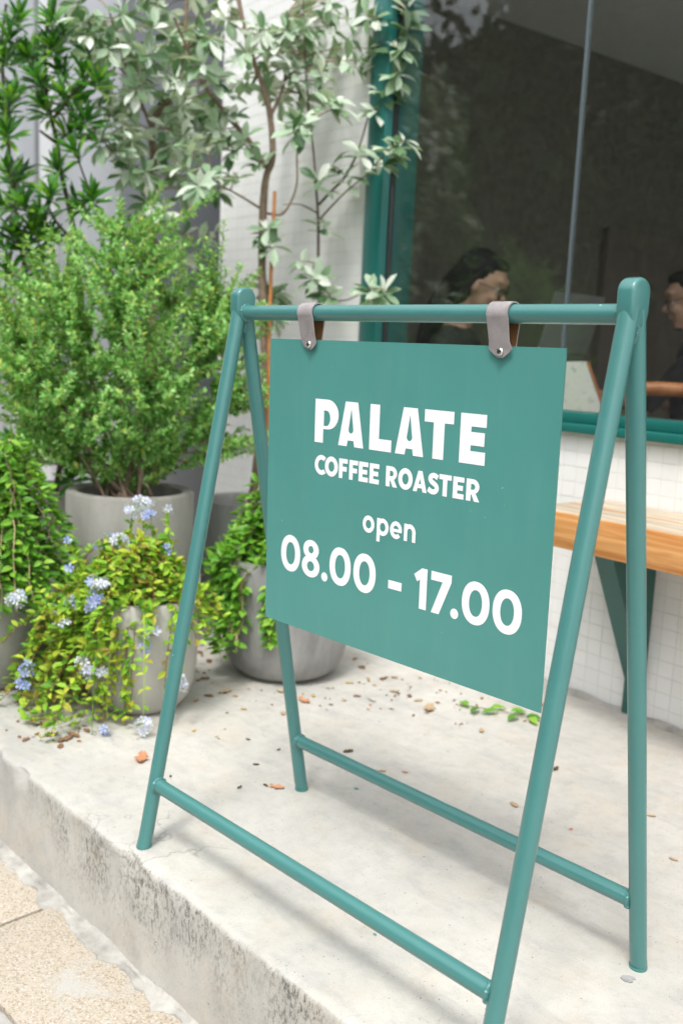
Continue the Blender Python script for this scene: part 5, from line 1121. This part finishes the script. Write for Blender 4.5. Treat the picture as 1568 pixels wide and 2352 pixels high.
for px, py, k_, s_ in [(550, 1810, 'dark', 0.02), (610, 1805, 'dark', 0.02), (588, 1757, 'dark', 0.02), (392, 1784, 'dark', 0.014), (570, 1700, 'dark', 0.018), (640, 1723, 'dark', 0.016), (775, 1735, 'dark', 0.014), (800, 1727, 'dark', 0.036), (930, 1775, 'orange', 0.017), (877, 1772, 'tan', 0.02),
        (1246, 1620, 'tan', 0.05), (1260, 1770, 'dark', 0.026), (1258, 1622, 'orange', 0.02), (1220, 1655, 'orange', 0.026), (1105, 1680, 'tan', 0.03), (1275, 1768, 'dark', 0.03), (1180, 1850, 'tan', 0.03), (1310, 1905, 'orange', 0.014), (1495, 1875, 'tan', 0.02), (1530, 1640, 'tan', 0.03), (1545, 1975, 'tan', 0.02), (1525, 2415, 'orange', 0.012),
        (815, 1515, 'brown', 0.03), (830, 1535, 'brown', 0.03), (845, 1560, 'yellow', 0.02), (860, 1575, 'orange', 0.018), (800, 1570, 'yellow', 0.02), (820, 1600, 'brown', 0.025), (880, 1560, 'brown', 0.03), (905, 1590, 'tan', 0.03), (940, 1600, 'brown', 0.028), (960, 1610, 'tan', 0.03), (790, 1610, 'tan', 0.02),
        (850, 1620, 'orange', 0.016), (845, 1630, 'yellow', 0.014), (460, 1500, 'brown', 0.04), (440, 1540, 'tan', 0.035), (470, 1560, 'brown', 0.035), (480, 1520, 'brown', 0.04), (430, 1580, 'tan', 0.03), (450, 1610, 'tan', 0.03), (480, 1600, 'brown', 0.03), (520, 1590, 'tan', 0.045), (540, 1600, 'orange', 0.02),
        (150, 1700, 'brown', 0.05), (170, 1690, 'brown', 0.045), (120, 1690, 'brown', 0.035), (60, 1700, 'brown', 0.03), (140, 1715, 'brown', 0.03), (100, 1665, 'brown', 0.035), (200, 1680, 'brown', 0.03), (650, 1640, 'tan', 0.03), (560, 1630, 'yellow', 0.02), (445, 1680, 'yellow', 0.016), (650, 1590, 'tan', 0.04), (720, 1600, 'yellow', 0.022), (760, 1620, 'dark', 0.018)]:
    dry(k_, *ground(px, py), s_ * (0.75 if k_ == 'dark' else 0.9))
bits = MB()
for _ in range(300):
    c = random.choice([(-0.86, 0.50, 0.28), (-0.35, 0.75, 0.22), (-0.60, 0.10, 0.30), (-0.9, 0.3, 0.3), (-0.2, 0.9, 0.25), (-0.8, -0.03, 0.2)]); x = random.gauss(c[0], c[2] * 0.6); y = random.gauss(c[1], c[2] * 0.55)
    if y < -0.19 or y > 1.15 or any((x - p_[0]) ** 2 + (y - p_[1]) ** 2 < 0.2 ** 2 for p_ in (P_FRONT, P_BIG, P_MID, P_LEFT, P_TREE)): continue
    a = random.uniform(0, 6.28); l = random.uniform(0.003, 0.011); w_ = l * random.uniform(0.25, 0.6); ca, sa = math.cos(a), math.sin(a)
    bits.add([(x + l * ca, y + l * sa, 0.002), (x - w_ * sa, y + w_ * ca, 0.004), (x - l * ca, y - l * sa, 0.002), (x + w_ * sa, y - w_ * ca, 0.0015)], [(0, 1, 2, 3)])
struct('leaf_litter', bits, 'dry_brown', 0, 'stuff')
# green sprig dropped by the wall
sx_, sy_ = ground(1150, 1640)
spr = thing('leaf_sprig', 'fresh green leaf sprig dropped on the terrace below the bench', 'sprig', (sx_, sy_, 0.0))
pos, dr, up, L = [], [], [], []
sp = [ground(*q_) for q_ in ((1045, 1622), (1100, 1630), (1150, 1638), (1200, 1650), (1235, 1655))]
part('stem', MB().tube(smooth_path([(x, y, 0.006) for x, y in sp], 4), 0.0015, 5), 'twig', spr)
for (px, py), dd, l in [((1075, 1630), (-0.9, 0.3), 0.048), ((1100, 1633), (0.1, -1.0), 0.045), ((1125, 1632), (0.6, 0.8), 0.045), ((1145, 1640), (-0.5, -0.9), 0.052), ((1170, 1642), (0.5, 0.9), 0.050), ((1190, 1650), (0.0, -1.0), 0.050), ((1205, 1652), (0.9, 0.5), 0.046), ((1190, 1648), (-0.5, 0.9), 0.045), ((1215, 1655), (0.8, -0.5), 0.045)]:
    x, y = ground(px, py); pos.append((x, y, 0.010)); dr.append((dd[0], dd[1], 0.10)); up.append((0.1 * dd[1], -0.2, 1.0)); L.append(l)
leaf_objects('leaf', T_OVAL, 'herb', spr, *map(np.array, (pos, dr, up, L)))
for px, py, r_ in ((818, 1812, 0.006), (860, 2147, 0.0035)):
    x, y = ground(px, py); q = MB(); n = 14
    q.add([(x, y, 0.0022)] + [(x + r_ * (1 + 0.3 * noise.noise((k, px, 0))) * math.cos(2 * math.pi * k / n), y + 0.8 * r_ * math.sin(2 * math.pi * k / n), 0.0012) for k in range(n)], [(0, 1 + k, 1 + (k + 1) % n) for k in range(n)])
    solo('paint_drop', q, 'paint_spot', 'dried teal paint drop on the terrace ' + ('between the crossbars' if px < 850 else 'just outside the front crossbar'), 'paint drop', (x, y, 0.0))
x, y = ground(1441, 2251); q = MB(); fl_ = [(-0.011, 0.003), (-0.006, 0.009), (0.004, 0.009), (0.011, 0.004), (0.012, 0.0), (0.007, 0.0005), (0.006, -0.006), (0.001, -0.008), (-0.007, -0.005)]
q.prism(fl_, lambda a, b_, t_: (x + 0.69 * a - 0.72 * b_, y + 0.72 * a + 0.69 * b_, t_), 0.0008, 0.0022); solo('grey_flake', q, 'grey_flake', 'small grey flake on the terrace by the rear right foot', 'flake', (x, y, 0.0))

#@@STREET
# ------------------------------------------------------------------ across the road (trees seen in the window's reflection; unseen house added to darken it)
def street_tree(c, H, R, label, n=9000):
    t_ = thing('street_tree', label, 'tree', (c[0], c[1], -0.245)); hub = np.array([c[0], c[1], H * 0.42])
    part('trunk', MB().tube([(c[0], c[1], -0.245), (c[0] + 0.06, c[1], H * 0.2), tuple(hub)], [0.17, 0.13, 0.10], 12), 'bark_dark', t_)
    cc = []
    for k in range(9):
        a = k * 2.4; tip = hub + np.array([math.cos(a) * R * 0.75, math.sin(a) * R * 0.75, (0.1 + 0.5 * ((k * 37) % 10) / 10) * H * 0.5]); cc.append(tip)
        part('limb', MB().tube(bez(hub, (hub + tip) / 2 + np.array([0, 0, 0.3]), tip, 8), np.linspace(0.07, 0.015, 8), 8), 'bark_dark', t_)
    cc += [hub + np.array([0, 0, H * 0.35]), hub + np.array([0.3, 0.2, H * 0.5])]
    cc = np.array(cc); w_ = rng.integers(0, len(cc), n); pos = cc[w_] + unit(rng.normal(size=(n, 3))) * (rng.random((n, 1)) ** 0.5) * R * 0.52
    part('crown', leaf_mb(T_OVAL, pos, rand_dirs(n), rand_dirs(n, 0.8), rng.uniform(0.16, 0.30, n)), 'street_leaf', t_, smooth=0, kind='stuff')
street_tree((-5.6, -4.2), 5.2, 2.3, 'leafy street tree reflected in the cafe window, opposite the planters')
street_tree((-7.5, -7.5), 6.0, 2.8, 'broad street tree across the road, behind the other reflected trees')
street_tree((-3.2, -8.8), 5.6, 2.6, 'leafy street tree across the road, opposite the bench')
fac = thing('house', 'plain grey house across the road, added behind the street trees to darken the reflection', 'house', (-8.0, -14.0, -0.245))
part('wall', MB().box((-22, -19, -0.245), (8, -13.0, 8.4)), 'house_wall', fac, smooth=0)
part('roof', MB().box((-22.4, -19.4, 8.401), (8.4, -12.6, 8.65), 0.03), 'asphalt', fac)
for k in range(10):
    wx = -18 + (k % 5) * 5.0; zz = 3.6 * (k // 5); wn = part('window', MB().box((wx, -13.0, 0.9 + zz), (wx + 1.8, -12.94, 2.5 + zz)), 'gasket', fac, smooth=0); part('pane', MB().box((wx + 0.08, -12.939, 0.98 + zz), (wx + 1.72, -12.93, 2.42 + zz)), 'laptop_dark', wn, smooth=0)
